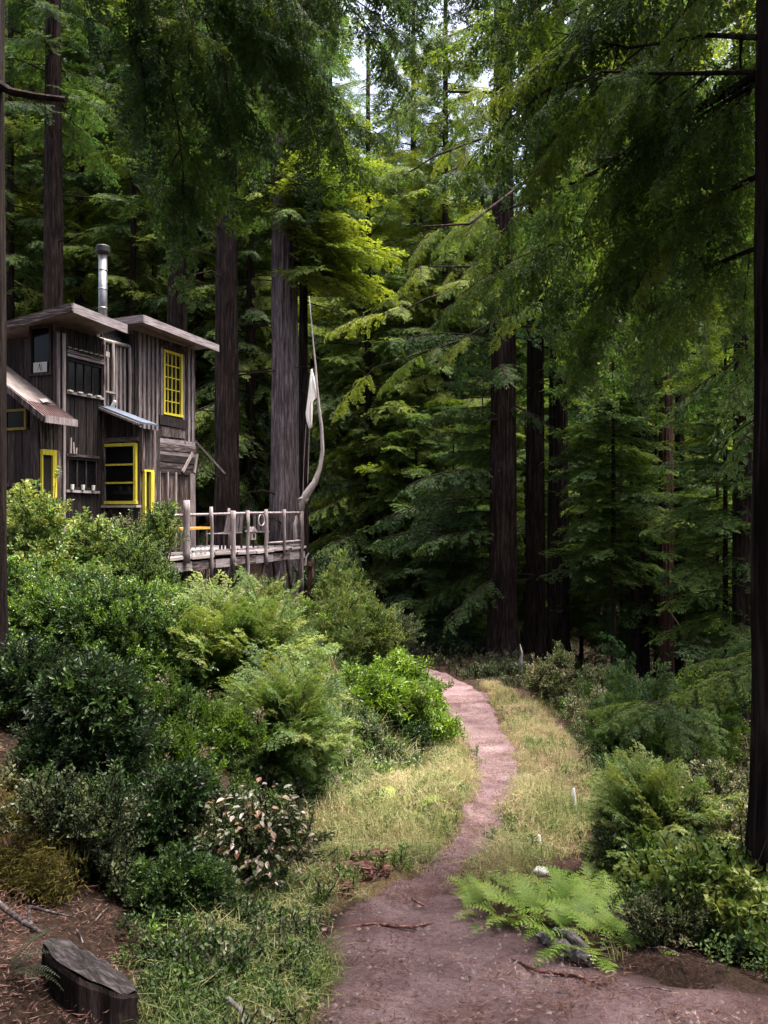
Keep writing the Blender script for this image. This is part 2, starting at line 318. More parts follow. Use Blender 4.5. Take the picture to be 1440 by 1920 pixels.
def meadow(X, Y):
    l = np.interp(Y, [3, 5, 6, 7.5, 9, 11, 13, 16, 19], [-.3, -.45, -.7, -.75, -.5, .45, .65, .85, 1.0]); r = np.interp(Y, [3, 5, 6, 7.5, 9, 11, 13, 16, 19], [1.0, 1.0, 1.2, 2.0, 2.5, 2.95, 3.2, 3.3, 3.1])
    d = np.minimum(X - l, r - X) + (vnoise(X, Y, 1.7, 5) - .5) * .5
    return np.clip(d / .35, 0, 1) * np.clip((Y - 4.9) / .8, 0, 1) * np.clip((20.5 - Y) / 2.5, 0, 1) * (1 - on_path(X, Y))
a = ground.data.attributes.new('meadow', 'FLOAT', 'POINT'); a.data.foreach_set('value', meadow(gv[:, 0], gv[:, 1]).astype(np.float32))
# the path: a sheet of its own between its two edges, following the ground
pys = np.concatenate([np.linspace(0.5, 14, 220), np.linspace(14.1, 25.5, 90)]); us = np.linspace(0, 1, 40)
pl = np.interp(pys, pY, pL) + (vnoise(pys, pys * 0 + 3, 2.2, 3) - .5) * .16 + (vnoise(pys, pys * 0 + 7, 7, 3) - .5) * .06
pr = np.interp(pys, pY, pR) + (vnoise(pys, pys * 0 + 5, 2.2, 4) - .5) * .16 + (vnoise(pys, pys * 0 + 9, 7, 3) - .5) * .06
PX = pl[:, None] * (1 - us) + pr[:, None] * us; PY = np.repeat(pys[:, None], 40, 1)
hump = np.minimum(us, 1 - us)
PZ = height(PX, PY) + 0.006 - .03 * np.clip(1 - hump / .08, 0, 1) * 1.0 - 0.02 * np.sin(us * math.pi) + (vnoise(PX, PY, 6, 8) - .5) * .04 + (vnoise(PX, PY, 17, 18) - .5) * .016
i = np.arange(PX.size).reshape(PX.shape)
pf = np.stack([i[:-1, :-1].ravel(), i[:-1, 1:].ravel(), i[1:, 1:].ravel(), i[1:, :-1].ravel()], 1)
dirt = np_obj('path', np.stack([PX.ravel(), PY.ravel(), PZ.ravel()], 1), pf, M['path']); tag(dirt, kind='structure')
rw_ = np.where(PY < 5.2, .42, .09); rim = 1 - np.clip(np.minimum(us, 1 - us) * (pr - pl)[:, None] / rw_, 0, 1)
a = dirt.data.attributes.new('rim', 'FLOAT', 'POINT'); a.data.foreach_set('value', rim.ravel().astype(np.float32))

# ------------------------------------------------------------------ foliage sources (not linked to the scene: the crowns draw them)
def leaflet(V, Fc, p, d, side, L, Wd, fold=0.25):
    up = side.cross(d)
    b = len(V); mid = p + d * (L * .5)
    V += [p, mid + side * (Wd / 2) + up * (Wd * fold), p + d * L, mid - side * (Wd / 2) + up * (Wd * fold)]
    Fc += [(b, b + 1, b + 2), (b, b + 2, b + 3)]
def src(name, V, Fc, mats, midx):
    me = bpy.data.meshes.new(name); me.from_pydata([tuple(v) for v in V], [], Fc)
    for m in mats: me.materials.append(m)
    me.polygons.foreach_set('material_index', midx)
    return bpy.data.objects.new(name, me)
def spray(V, Fc, p0, d0, up0, L, nl, lw, droop, hang, seed):
    """one spray: a wandering twig carrying small fans of needled shoots, bending down"""
    r = random.Random(seed); p = Vector(p0); d = Vector(d0).normalized(); step = L / nl
    for i in range(nl):
        t = (i + 1) / nl
        d = (d + Vector((r.uniform(-.16, .16), r.uniform(-.16, .16), r.uniform(-.1, .1) - droop / nl))).normalized(); p = p + d * step
        side = d.cross(Vector(up0)).normalized(); up = side.cross(d)
        s = 1 if i % 2 else -1
        if r.random() < .08: continue
        fan = (d * r.uniform(.3, .9) + side * s * r.uniform(.5, 1) + up * r.uniform(-.35, .35) + Vector((0, 0, -1)) * hang * r.uniform(.3, 1.5)).normalized()
        fs = fan.cross(up).normalized(); big = (1.15 - .5 * t) * r.uniform(.6, 1.25)
        q = p + fan * lw[0] * .15
        for a_ in (-1, -.45, .1, .55, 1.05):
            aa = a_ + r.uniform(-.22, .22)
            ld = (fan * math.cos(aa) + fs * math.sin(aa) + up * r.uniform(-.25, .2) + Vector((0, 0, -1)) * hang * r.uniform(.1, .8)).normalized()
            sd2 = ld.cross(up + fs * r.uniform(-.5, .5)).normalized()
            leaflet(V, Fc, q + fan * lw[0] * r.uniform(0, .5) * (1 - abs(a_) * .5), ld, sd2, lw[0] * big * (1 - .25 * abs(a_)) * r.uniform(.75, 1.15), lw[1] * r.uniform(.8, 1.25))
    leaflet(V, Fc, p, d, d.cross(Vector(up0)).normalized(), lw[0] * .9, lw[1])
def make_branch(name, L, nsec, slen, leaf, droop, hang, leafmat, seed, stem_r=.022, step=.055):
    r = random.Random(seed); V, Fc = [], []
    mb = MB(); pts = []
    for k in range(9):
        t = k / 8; pts.append(Vector((L * t * (1 - .06 * t), .10 * L * math.sin(t * 2.5 + seed) * t, L * (.10 * t - droop * .32 * t * t))))
    mb.tube(pts, [stem_r * (1 - .85 * k / 8) for k in range(9)], 4, cap=False)
    def at(t):
        q = t * 8; k = min(7, int(q)); return pts[k].lerp(pts[k + 1], q - k), (pts[k + 1] - pts[k]).normalized()
    for i in range(nsec):
        t = .14 + .86 * (i + r.uniform(-.3, .3)) / nsec; t = min(max(t, .05), .99); p, d = at(t); s = 1 if i % 2 else -1
        side = Vector((-d.y, d.x, 0)).normalized() * s
        l = slen * (1 - .72 * t) * r.uniform(.7, 1.25) * (1 if t > .25 else .75)
        d2 = (d * r.uniform(.2, 1.2) + side * r.uniform(.5, 1) + Vector((0, 0, r.uniform(-.35, .25) - hang * .5))).normalized()
        nl = max(4, int(l / step)); b0 = len(V)
        spray(V, Fc, p, d2, (0, 0, 1), l, nl, leaf, droop * .9 + hang * .5, hang, seed * 100 + i)
        e = p + d2 * l * .7 + Vector((0, 0, -l * .12 * droop)); mb.tube([p, e], [stem_r * .3, stem_r * .1], 3, cap=False)
    p, d = at(.97); spray(V, Fc, p, d, (0, 0, 1), slen * .4, 7, leaf, droop, hang, seed)
    nf = len(Fc); b = len(V); V += [Vector(v) for v in mb.v]; Fc += [tuple(q + b for q in f) for f in mb.f]
    return src(name, V, Fc, [leafmat, M['twig']], [0] * nf + [1] * len(mb.f))
def make_sprig(name, L, nl, leaf, leafmat, seed, stem_r=.004, droop=.2, spread=.9, fold=.2, fork=0):
    """a leafy twig: leaves all round an upright stem (along +X)"""
    r = random.Random(seed); V, Fc = [], []; mb = MB()
    stems = [(Vector((0, 0, 0)), Vector((1, 0, 0)), L, nl)]
    for k in range(fork): 
        stems.append((Vector((L * r.uniform(.2, .5), 0, 0)), Vector((1, r.uniform(-1, 1) * .9, r.uniform(-.6, .8))).normalized(), L * r.uniform(.45, .7), int(nl * .6)))
    for p0, d, l, n in stems:
        p = Vector(p0); q = [Vector(p)]
        for i in range(n):
            d = (d + Vector((r.uniform(-.12, .12), r.uniform(-.12, .12), r.uniform(-.1, .1) - droop / n))).normalized(); p = p + d * (l / n); q.append(Vector(p))
            a = i * 2.4 + r.uniform(-.5, .5)
            x = d.cross(Vector((0, .1, 1))).normalized(); y = d.cross(x)
            rad = x * math.cos(a) + y * math.sin(a)
            ld = (d * r.uniform(.35, .8) + rad * spread + Vector((0, 0, .1))).normalized()
            sd = ld.cross(Vector((r.uniform(-.5, .5), r.uniform(-.5, .5), 1)) + d * .6).normalized()
            leaflet(V, Fc, p, ld, sd, leaf[0] * r.uniform(.7, 1.2), leaf[1] * r.uniform(.8, 1.15), fold)
        mb.tube(q[::3] + [q[-1]] if len(q) > 3 else q, stem_r, 3, cap=False)
    nf = len(Fc); b = len(V); V += [Vector(v) for v in mb.v]; Fc += [tuple(z + b for z in f) for f in mb.f]
    return src(name, V, Fc, [leafmat, M['twig']], [0] * nf + [1] * len(mb.f))

SRC = {}
rl = M['redwood_leaf']
SRC['mid'] = [make_branch('redwood_branch', L, n, s, (.125, .030), .5, .25, rl, sd, .03) for L, n, s, sd in ((2.4, 26, 1.0, 1), (3.4, 36, 1.15, 2), (3.0, 32, 1.1, 3))]
SRC['hang'] = [make_branch('drooping_redwood_branch', L, n, s, (.13, .030), .8, .38, rl, sd, .03) for L, n, s, sd in ((2.4, 28, .95, 11), (3.4, 38, 1.1, 12), (3.0, 32, 1.05, 13))]
SRC['flat'] = [make_branch('flat_redwood_branch', L, n, s, (.12, .032), .3, .05, rl, sd, .018, .05) for L, n, s, sd in ((1.7, 22, .8, 21), (2.3, 28, .95, 22), (2.0, 24, .85, 23))]
SRC['near'] = [make_branch('near_redwood_spray', L, n, s, (.062, .0145), .75, .34, rl, sd, .007, .022) for L, n, s, sd in ((1.0, 20, .42, 31), (1.3, 26, .46, 32), (.8, 16, .36, 33))]
SRC['feather'] = [make_branch('feathery_sprout', L, n, s, (.05, .010), .45, .1, M['soft_leaf'], sd, .006, .02) for L, n, s, sd in ((.6, 16, .26, 41), (.75, 18, .3, 42))]
SRC['huckle'] = [make_sprig('huckleberry_sprig', .20, 20, (.036, .019), M['glossy_leaf'], 50 + k, fork=2, spread=.8) for k in range(3)]
SRC['bay'] = [make_sprig('bay_sprig', .20, 15, (.065, .021), M['glossy_leaf'], 60 + k, fork=2, spread=.75) for k in range(3)]
SRC['coyote'] = [make_sprig('coyote_brush_sprig', .24, 28, (.026, .013), M['soft_leaf'], 70 + k, fork=3, spread=.7) for k in range(3)]
SRC['pale'] = [make_sprig('pale_shrub_sprig', .19, 14, (.034, .022), M['pale_leaf'], 80 + k, fork=2, spread=.85) for k in range(3)]
SRC['broad'] = [make_sprig('broadleaf_sprig', .24, 11, (.075, .05), M['soft_leaf'], 90 + k, fork=1, spread=1.0) for k in range(3)]
SRC['cover'] = [make_sprig('ground_cover_sprig', .13, 10, (.026, .017), M['soft_leaf'], 100 + k, fork=2, spread=1.0, stem_r=.002) for k in range(3)]
def make_clump(name, n, L, Wd, mat, seed, lean=.6, wild=.5):
    r = random.Random(seed); V, Fc = [], []
    for k in range(n):
        a = r.uniform(0, 6.28); p = Vector((r.gauss(0, .05), r.gauss(0, .05), 0)); l = L * r.uniform(.5, 1.2); ln = lean * r.uniform(.2, 1.3)
        o = Vector((math.cos(a), math.sin(a), 0)); s = Vector((-o.y, o.x, 0)) * Wd / 2; b = len(V)
        m1 = p + o * l * .25 * ln + Vector((0, 0, l * .55)); tip = p + o * l * ln * r.uniform(.7, 1.2) + Vector((0, 0, l * (1 - ln * .45)))
        V += [p - s, p + s, m1 + s * .8, m1 - s * .8, tip]; Fc += [(b, b + 1, b + 2), (b, b + 2, b + 3), (b + 3, b + 2, b + 4)]
    return src(name, V, Fc, [mat], [0] * len(Fc))
SRC['grass'] = [make_clump('grass_clump', 20, .17, .006, M['grass'], 110 + k, 1.15) for k in range(4)]
SRC['stalk'] = [make_clump('grass_stalks', 7, .34, .0045, M['grass'], 140 + k, .75) for k in range(4)]
SRC['moss'] = [make_clump('moss_tuft', 22, .07, .006, M['moss'], 120 + k, 1.0) for k in range(2)]
def make_litter(name, seed):
    r = random.Random(seed); V, Fc = [], []
    for k in range(9):
        a = r.uniform(0, 6.28); p = Vector((r.gauss(0, .05), r.gauss(0, .05), .004 + r.uniform(0, .008))); l = r.uniform(.015, .055); d = Vector((math.cos(a), math.sin(a), r.uniform(-.1, .2)))
        leaflet(V, Fc, p, d.normalized(), Vector((-d.y, d.x, 0)).normalized(), l, r.uniform(.003, .009), .3)
    return src(name, V, Fc, [M['litter']], [0] * len(Fc))
SRC['litter'] = [make_litter('litter_bits', 130 + k) for k in range(4)]

GROUPS = {}
def scatter_group(key):
    if key in GROUPS: return GROUPS[key]
    ng = bpy.data.node_groups.new('scatter_' + key, 'GeometryNodeTree'); n, l = ng.nodes, ng.links
    ng.interface.new_socket(name='Geometry', in_out='INPUT', socket_type='NodeSocketGeometry')
    ng.interface.new_socket(name='Geometry', in_out='OUTPUT', socket_type='NodeSocketGeometry')
    gi, go = n.new('NodeGroupInput'), n.new('NodeGroupOutput')
    jn = n.new('GeometryNodeJoinGeometry')
    for o in SRC[key]:
        oi = n.new('GeometryNodeObjectInfo'); oi.inputs['Object'].default_value = o
        g2 = n.new('GeometryNodeGeometryToInstance'); l.new(oi.outputs['Geometry'], g2.inputs[0]); l.new(g2.outputs[0], jn.inputs[0])
    ip = n.new('GeometryNodeInstanceOnPoints'); ip.inputs['Pick Instance'].default_value = True
    def attr(name, typ):
        a = n.new('GeometryNodeInputNamedAttribute'); a.data_type = typ; a.inputs['Name'].default_value = name; return a.outputs['Attribute']
    er = n.new('FunctionNodeEulerToRotation'); l.new(attr('rot', 'FLOAT_VECTOR'), er.inputs[0])
    l.new(gi.outputs[0], ip.inputs['Points']); l.new(jn.outputs[0], ip.inputs['Instance']); l.new(attr('idx', 'INT'), ip.inputs['Instance Index'])
    l.new(er.outputs[0], ip.inputs['Rotation']); l.new(attr('scl', 'FLOAT'), ip.inputs['Scale']); l.new(ip.outputs[0], go.inputs[0])
    GROUPS[key] = ng
    return ng
def scatter(name, key, pts, rot, scl, tint, parent=None, loc=None):
    pts = np.asarray(pts, np.float32); n = len(pts)
    me = bpy.data.meshes.new(name); me.from_pydata(pts.tolist(), [], [])
    def put(nm, typ, arr, f): me.attributes.new(nm, typ, 'POINT').data.foreach_set(f, np.asarray(arr).ravel())
    put('rot', 'FLOAT_VECTOR', np.asarray(rot, np.float32), 'vector'); put('scl', 'FLOAT', np.asarray(scl, np.float32), 'value')
    put('tint', 'FLOAT', np.asarray(tint, np.float32), 'value'); put('idx', 'INT', rng.integers(0, len(SRC[key]), n).astype(np.int32), 'value')
    o = bpy.data.objects.new(name, me); COL.objects.link(o)
    md = o.modifiers.new('scatter', 'NODES'); md.node_group = scatter_group(key)
    if parent: o.parent = parent
    if loc is not None: o.location = loc
    o['kind'] = 'stuff'
    return o

# ------------------------------------------------------------------ trees
def trunk_mesh(h, r0, r1, parent, mat, flute=.06, n=28, flare=.35, lean=(0, 0), rings=None):
    zs = np.concatenate([[-.5, 0, .15, .35, .7, 1.2], np.linspace(1.8, h, rings or max(6, int(h / 1.5)))])
    v = []; ph = random.uniform(0, 6)
    for z in zs:
        t = max(0, z) / h; r = r0 * (1 - t) + r1 * t + r0 * flare * math.exp(-max(z, 0) / .45)
        for k in range(n):
            a = 2 * math.pi * k / n
            rr = r * (1 + flute * (math.sin(a * 7 + ph + z * .25) * .5 + math.sin(a * 13 + ph * 2 - z * .4) * .6 + random.uniform(-.8, .8)) + .12 * math.exp(-max(z, 0) / .5) * math.sin(a * 4 + ph))
            v.append((rr * math.cos(a) + lean[0] * z, rr * math.sin(a) + lean[1] * z, z))
    m = MB(); m.v = v
    for q in range(len(zs) - 1):
        for k in range(n):
            k2 = (k + 1) % n; m.f.append((q * n + k, q * n + k2, (q + 1) * n + k2, (q + 1) * n + k)); m.m.append(0)
    return m.build('trunk', mat, parent, smooth=False)
def crown_pts(z0, z1, rmax, n, pitch=(-12, 25), nominal=3.0, top=.15, az=None, azw=360, shape=1.0):
    z = z0 + (z1 - z0) * (np.arange(n) + rng.uniform(0, 1, n)) / n; t = (z - z0) / (z1 - z0)
    rad = rmax * ((1 - t) ** shape * (1 - top) + top) * np.where(t < .08, .65 + 4 * t, 1) * rng.uniform(.65, 1.1, n)
    yaw = (np.arange(n) * 2.39996 + rng.uniform(-.5, .5, n)) if az is None else R(az) + rng.uniform(-.5, .5, n) * R(azw)
    pit = -(R(pitch[0]) * (1 - t) + R(pitch[1]) * t + rng.normal(0, R(7), n))
    rot = np.stack([rng.normal(0, .18, n), pit, yaw], 1)
    return np.stack([np.zeros(n), np.zeros(n), z], 1), rot, rad / nominal
def tree(name, label, px, Y, dia, h, crowns, mat=None, group=None, cat='tree', base=None, lean=(0, 0), dead=0, flute=.085, n=44):
    X = (px - 720) * Y / F; zb = H(X, Y) if base is None else base
    t = empty(name, (X, Y, zb)); tag(t, label, cat, group)
    trunk_mesh(h, dia / 2, dia * .16, t, mat or M['bark'], flute, n, lean=lean)
    for c in crowns:
        p, r, s = crown_pts(c['z0'] - zb, c['z1'] - zb, c['r'], c['n'], c.get('pitch', (-12, 25)), 2.9 if c['k'] != 'flat' else 2.0, c.get('top', .15), c.get('az'), c.get('azw', 360), c.get('shape', .8))
        p[:, 0] += lean[0] * p[:, 2]; p[:, 1] += lean[1] * p[:, 2]
        scatter('crown', c['k'], p, r, s, np.clip(rng.normal(c.get('t', .35), c.get('tv', .12), len(p)), 0, 1), t)
    if dead:
        d = MB()
        for k in range(dead):
            z = random.uniform(1.5, crowns[0]['z0'] - zb + 3); a_ = random.uniform(0, 6.28); L = random.uniform(.6, 2.2)
            o = Vector((math.cos(a_), math.sin(a_), random.uniform(-.2, .15))); p0 = Vector((lean[0] * z, lean[1] * z, z)) + o * dia * .35
            d.tube([p0, p0 + o * L * .5 + Vector((0, 0, .05)), p0 + o * L + Vector((random.uniform(-.2, .2), random.uniform(-.2, .2), random.uniform(-.4, .2)))], [.03, .02, .006], 4, cap=False)
        d.build('dead_branches', M['twig'], t)['kind'] = 'stuff'
    return t
def zat(py, Y): return (960 - py) * Y / F

C_ = lambda k, z0, z1, r, n, **kw: dict(k=k, z0=z0, z1=z1, r=r, n=n, **kw)
tree('redwood_tree', 'straight dark redwood trunk behind the cabin roof, nearest the far left edge', 100, 27, .74, 34, [C_('mid', zat(250, 27), 30, 3.4, 70, t=.42)], dead=8)
tree('redwood_tree', 'redwood trunk rising behind the wing roof just right of the stovepipe', 332, 26.5, .72, 34, [C_('mid', zat(420, 26.5), 30, 3.2, 70, t=.42)], dead=10)
tree('redwood_tree', 'black-barked redwood trunk behind the deck, between cabin and grey trunk', 425, 24, .76, 34, [C_('mid', zat(330, 24), 30, 3.3, 66, t=.42)], dead=14)
tree('redwood_tree', 'broad grey-barked redwood trunk at the far end of the deck', 534, 24.6, .92, 36, [C_('mid', zat(460, 24.6), 31, 3.4, 75, t=.48), C_('flat', zat(520, 24.6), zat(260, 24.6), 3.4, 60, t=.85, az=-10, azw=120, shape=.3)], mat=M['bark_grey'], dead=6, flute=.075, n=48)
tree('redwood_tree', 'thin dark trunk tucked right beside the grey-barked redwood', 569, 26, .36, 26, [C_('mid', zat(440, 26), 20, 2.2, 40, t=.35)], dead=10)
tree('redwood_tree', 'thickest black redwood trunk just past the bend of the path', 943, 25, .88, 34, [C_('hang', zat(760, 25), 28, 4.2, 60, t=.4), C_('hang', zat(1080, 25), zat(640, 25), 5.0, 30, t=.42, az=165, azw=110)], dead=14)
tree('redwood_tree', 'middle trunk of three black redwoods past the path, slimmer than its neighbours', 1004, 26, .66, 32, [C_('mid', zat(700, 26), 26, 3.2, 42, t=.38)], dead=10)
tree('redwood_tree', 'right-hand trunk of three black redwoods past the path', 1047, 26, .68, 32, [C_('mid', zat(760, 26), 26, 3.2, 42, t=.4)], dead=10)
tree('redwood_tree', 'dark trunk among the layered green sprays, right of the three black trunks', 1198, 23.6, .54, 30, [C_('mid', zat(640, 24), 26, 3.2, 50, t=.42)], dead=12)
tree('redwood_tree', 'reddish trunk touching a thinner twin behind it', 1249, 22.8, .44, 30, [C_('mid', zat(760, 30), 26, 3.2, 50, t=.42)], mat=M['bark_red'], dead=14)
tree('redwood_tree', 'thin dark twin behind the reddish trunk', 1274, 24.4, .32, 28, [C_('mid', zat(760, 32), 24, 3, 40, t=.4)], dead=8)
tree('redwood_tree', 'dark trunk low in the shade close behind the big right-edge tree', 1393, 18.4, .5, 26, [C_('mid', zat(700, 18), 22, 2.8, 40, t=.4)], dead=10)
# young trees with layered sprays, in front of and between the trunks
tree('young_redwood', 'young redwood with tiers of flat light sprays before the three black trunks', 1150, 22, .16, 11, [C_('flat', zat(1090, 22), zat(640, 22), 1.9, 105, t=.55, pitch=(-14, 4), shape=.2, top=.5)])
tree('young_redwood', 'young redwood with flat sprays hiding the foot of the reddish trunk', 1230, 24.5, .15, 10, [C_('flat', zat(1200, 24.5), zat(640, 24.5), 2.2, 90, t=.5, pitch=(-14, 4), shape=.2, top=.5)])
tree('young_redwood', 'young redwood with flat tiers nearest the big right-edge trunk', 1360, 19, .15, 10, [C_('flat', zat(1180, 19), zat(640, 19), 2.0, 85, t=.5, pitch=(-14, 4), shape=.2, top=.5)])
tree('young_redwood', 'low young redwood in shade where the path disappears', 850, 27, .13, 7, [C_('flat', zat(1240, 27), zat(900, 27), 2.4, 70, t=.34, pitch=(-10, 5), shape=.6)])
for px, Y, y0, y1, r_, lab in ((905, 30, 1220, 760, 2.2, 'young redwood glimpsed just left of the thickest black trunk'), (985, 31, 1180, 700, 2.0, 'young redwood behind the gap between the first two black trunks'), (1090, 28, 1200, 680, 2.3, 'young redwood close behind the right one of the three black trunks'), (1165, 26, 1220, 900, 2.0, 'low layered young redwood before the dark trunk among sprays'),
        (1305, 27, 1210, 660, 2.4, 'layered young redwood beside the thin dark twin trunk'), (1345, 23, 1230, 900, 2.0, 'low young redwood in shade beside the big right-edge trunk'), (780, 31, 1200, 760, 2.6, 'young redwood where the path bends out of sight'), (1420, 30, 1220, 640, 2.4, 'young redwood seen against the big right-edge trunk')):
    tree('young_redwood', lab, px, Y, .14, 9, [C_('flat', zat(y0, Y), zat(y1, Y), r_, 85, t=.6, tv=.15, pitch=(-14, 4), shape=.2, top=.55)])
tree('conifer_tree', 'bright green conifer standing centrally beyond the deck mast', 690, 33, .4, 24, [C_('mid', zat(1060, 33), zat(200, 33), 4.2, 170, t=.72, tv=.2, shape=.5, top=.3)])
tree('conifer_tree', 'yellow-green conifer behind the lit bough in the middle of the wood', 835, 34, .45, 27, [C_('hang', zat(1100, 34), zat(60, 34), 4.6, 200, t=.8, tv=.2, shape=.45, top=.3)])
tree('conifer_tree', 'tall dark conifer tip against the white sky gaps', 775, 42, .5, 32, [C_('mid', -1, zat(-30, 42), 4.6, 170, t=.35, shape=.5, top=.3)])
tree('conifer_tree', 'slim tall conifer crossing the bright sky gap at the top', 1043, 40, .5, 34, [C_('hang', 1, 32, 4.0, 150, t=.45, shape=.5)])
# individuals of the wood behind, in three stretches
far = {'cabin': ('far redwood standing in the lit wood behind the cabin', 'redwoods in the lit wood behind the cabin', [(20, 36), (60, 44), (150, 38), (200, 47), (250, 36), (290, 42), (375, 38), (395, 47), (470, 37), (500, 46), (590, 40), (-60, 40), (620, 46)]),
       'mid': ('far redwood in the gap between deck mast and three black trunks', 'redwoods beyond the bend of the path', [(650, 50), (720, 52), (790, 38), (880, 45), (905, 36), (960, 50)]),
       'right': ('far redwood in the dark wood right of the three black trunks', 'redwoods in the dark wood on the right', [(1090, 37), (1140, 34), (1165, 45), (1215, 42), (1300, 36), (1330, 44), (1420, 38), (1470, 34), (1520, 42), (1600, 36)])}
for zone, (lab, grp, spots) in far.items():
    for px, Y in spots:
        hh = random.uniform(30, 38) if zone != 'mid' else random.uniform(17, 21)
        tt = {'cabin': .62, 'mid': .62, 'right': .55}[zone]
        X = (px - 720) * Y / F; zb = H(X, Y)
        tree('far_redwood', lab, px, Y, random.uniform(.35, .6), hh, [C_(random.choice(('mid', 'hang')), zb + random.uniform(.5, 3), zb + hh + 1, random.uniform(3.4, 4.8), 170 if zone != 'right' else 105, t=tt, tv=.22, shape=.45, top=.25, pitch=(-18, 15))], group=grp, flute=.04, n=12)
# the wood beyond that reads as one mass
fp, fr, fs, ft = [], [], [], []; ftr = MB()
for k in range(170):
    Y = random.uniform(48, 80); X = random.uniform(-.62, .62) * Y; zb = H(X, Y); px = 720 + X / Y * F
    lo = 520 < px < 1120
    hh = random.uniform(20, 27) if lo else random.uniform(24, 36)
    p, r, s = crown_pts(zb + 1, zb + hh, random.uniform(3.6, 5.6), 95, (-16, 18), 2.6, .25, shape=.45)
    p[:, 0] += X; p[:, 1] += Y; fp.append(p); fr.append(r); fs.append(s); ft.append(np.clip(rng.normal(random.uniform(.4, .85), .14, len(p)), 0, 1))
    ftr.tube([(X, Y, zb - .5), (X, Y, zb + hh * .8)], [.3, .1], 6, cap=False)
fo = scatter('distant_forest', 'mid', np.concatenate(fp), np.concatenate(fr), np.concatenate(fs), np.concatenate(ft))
ftr.build('trunks', M['bark'], fo)['kind'] = 'stuff'
# the forest goes on round and behind the viewpoint: one mass
fp, fr, fs, ft = [], [], [], []; ftr = MB()
for X, Y in [(-4.2, 1.2), (3.6, .0), (-7, 1), (-4.5, -4), (0, -6), (5, -4), (-10, -3), (-2, -11), (4, -12), (-11, 4), (-15, 11)]:
    zb = H(X, Y); p, r, s = crown_pts(zb + (3.5 if Y < -2 else 8.5), zb + 22, 5 if Y < 8 else 4, 75, (-10, 20), 2.8, .2, shape=.6)
    p[:, 0] += X; p[:, 1] += Y; fp.append(p); fr.append(r); fs.append(s); ft.append(np.clip(rng.normal(.35, .12, len(p)), 0, 1)); ftr.tube([(X, Y, zb - .5), (X, Y, zb + 20)], [.35, .1], 8, cap=False)
fo = scatter('surrounding_forest', 'hang', np.concatenate(fp), np.concatenate(fr), np.concatenate(fs), np.concatenate(ft)); ftr.build('trunks', M['bark'], fo)['kind'] = 'stuff'

# ------------------------------------------------------------------ the near trees at both edges and their boughs
def sprays_along(parent, base, lines, key, per_m, scale, tint, down=.5, yaw_spread=70, tv=.1):
    """limb tubes plus sprays along them; lines: lists of world points"""
    pts, rot, scl = [], [], []
    lm = []
    for ln, rad in lines:
        ln = [Vector(q) for q in ln]; m = MB(); m.tube([q - base for q in ln], [rad * (1 - .8 * i / (len(ln) - 1)) for i in range(len(ln))], 6)
        m.build('limb', M['bark'], parent)
        for q0, q1 in zip(ln[:-1], ln[1:]):
            L = (q1 - q0).length
            for k in range(max(1, int(L * per_m))):
                t = random.random(); p = q0.lerp(q1, t); d = (q1 - q0).normalized()
                yaw = math.atan2(d.y, d.x) + R(random.uniform(-yaw_spread, yaw_spread)); pit = R(random.uniform(5, 60) * down * 2)
                pts.append(p - base); rot.append((random.gauss(0, .3), pit, yaw)); scl.append(scale * random.uniform(.7, 1.25))
    return scatter('crown', key, pts, rot, scl, np.clip(rng.normal(tint, tv, len(pts)), 0, 1), parent)
# right edge tree
X, Y = (1466 - 720) * 4.6 / F, 4.6; bz = zat(1862, 4.6)
rt = empty('edge_redwood', (X, Y, bz)); tag(rt, 'near black redwood trunk along the right edge with long dark boughs', 'tree')
trunk_mesh(14, .165, .09, rt, M['bark'], .09, 46, .5, rings=26)
p_, r_, s_ = crown_pts(5.2 - bz, 10 - bz, 2.9, 30, (-5, 20), 2.9, .4, shape=.5); scatter('shade_crown', 'hang', p_, r_, s_, np.full(30, .4), rt)  # crown unseen above the frame, added to shade the near path
B = Vector((X, Y, bz))
lines = [([P(1420, 140, 4.7), P(1260, 232, 5.4), P(1120, 320, 6.2), P(1010, 372, 6.8), P(930, 400, 7.2)], .03),
         ([P(1415, 135, 4.6), P(1280, 138, 4.8), P(1130, 135, 5.1), P(1030, 165, 5.5)], .016),
         ([P(1430, 150, 4.7), P(1300, 225, 5.1), P(1180, 300, 5.6)], .016),
         ([P(1420, 330, 4.8), P(1290, 395, 5.5), P(1130, 430, 6.3), P(980, 480, 7.0)], .02),
         ([P(1420, 70, 4.6), P(1330, 66, 4.9), P(1180, 90, 5.4), P(1040, 60, 6)], .018),
         ([P(1430, -60, 4.6), P(1280, -50, 5.2), P(1120, -20, 6.0), P(960, 10, 6.8)], .025),
         ([P(1430, 460, 4.8), P(1330, 500, 5.6), P(1200, 520, 6.3), P(1080, 560, 7.0)], .018),
         ([P(1440, -220, 4.6), P(1250, -220, 5.6), P(1050, -140, 6.5)], .025),
         ([P(1430, 240, 4.9), P(1390, 330, 5.9), P(1310, 420, 7)], .018)]
sprays_along(rt, B, lines, 'near', 8.5, .85, .58)
# trees just outside the frame on the right: their boughs reach in
for px, Y, z0, tint, lab, az in ((1640, 9.5, zat(640, 9.5), .6, 'dark redwood outside the right edge whose boughs hang into the upper picture', 165), (1620, 14, zat(700, 14), .7, 'second redwood beyond the right edge, boughs hanging behind the near ones', 170)):
    tree('edge_redwood', lab, px, Y, .5, 15, [C_('hang', z0, z0 + 8, 3.9 if px == 1640 else 5.0, 21, t=tint, az=az, azw=150, shape=.25, pitch=(-14, 8)), C_('hang', z0 + 1, z0 + 10, 3, 16, t=tint)])
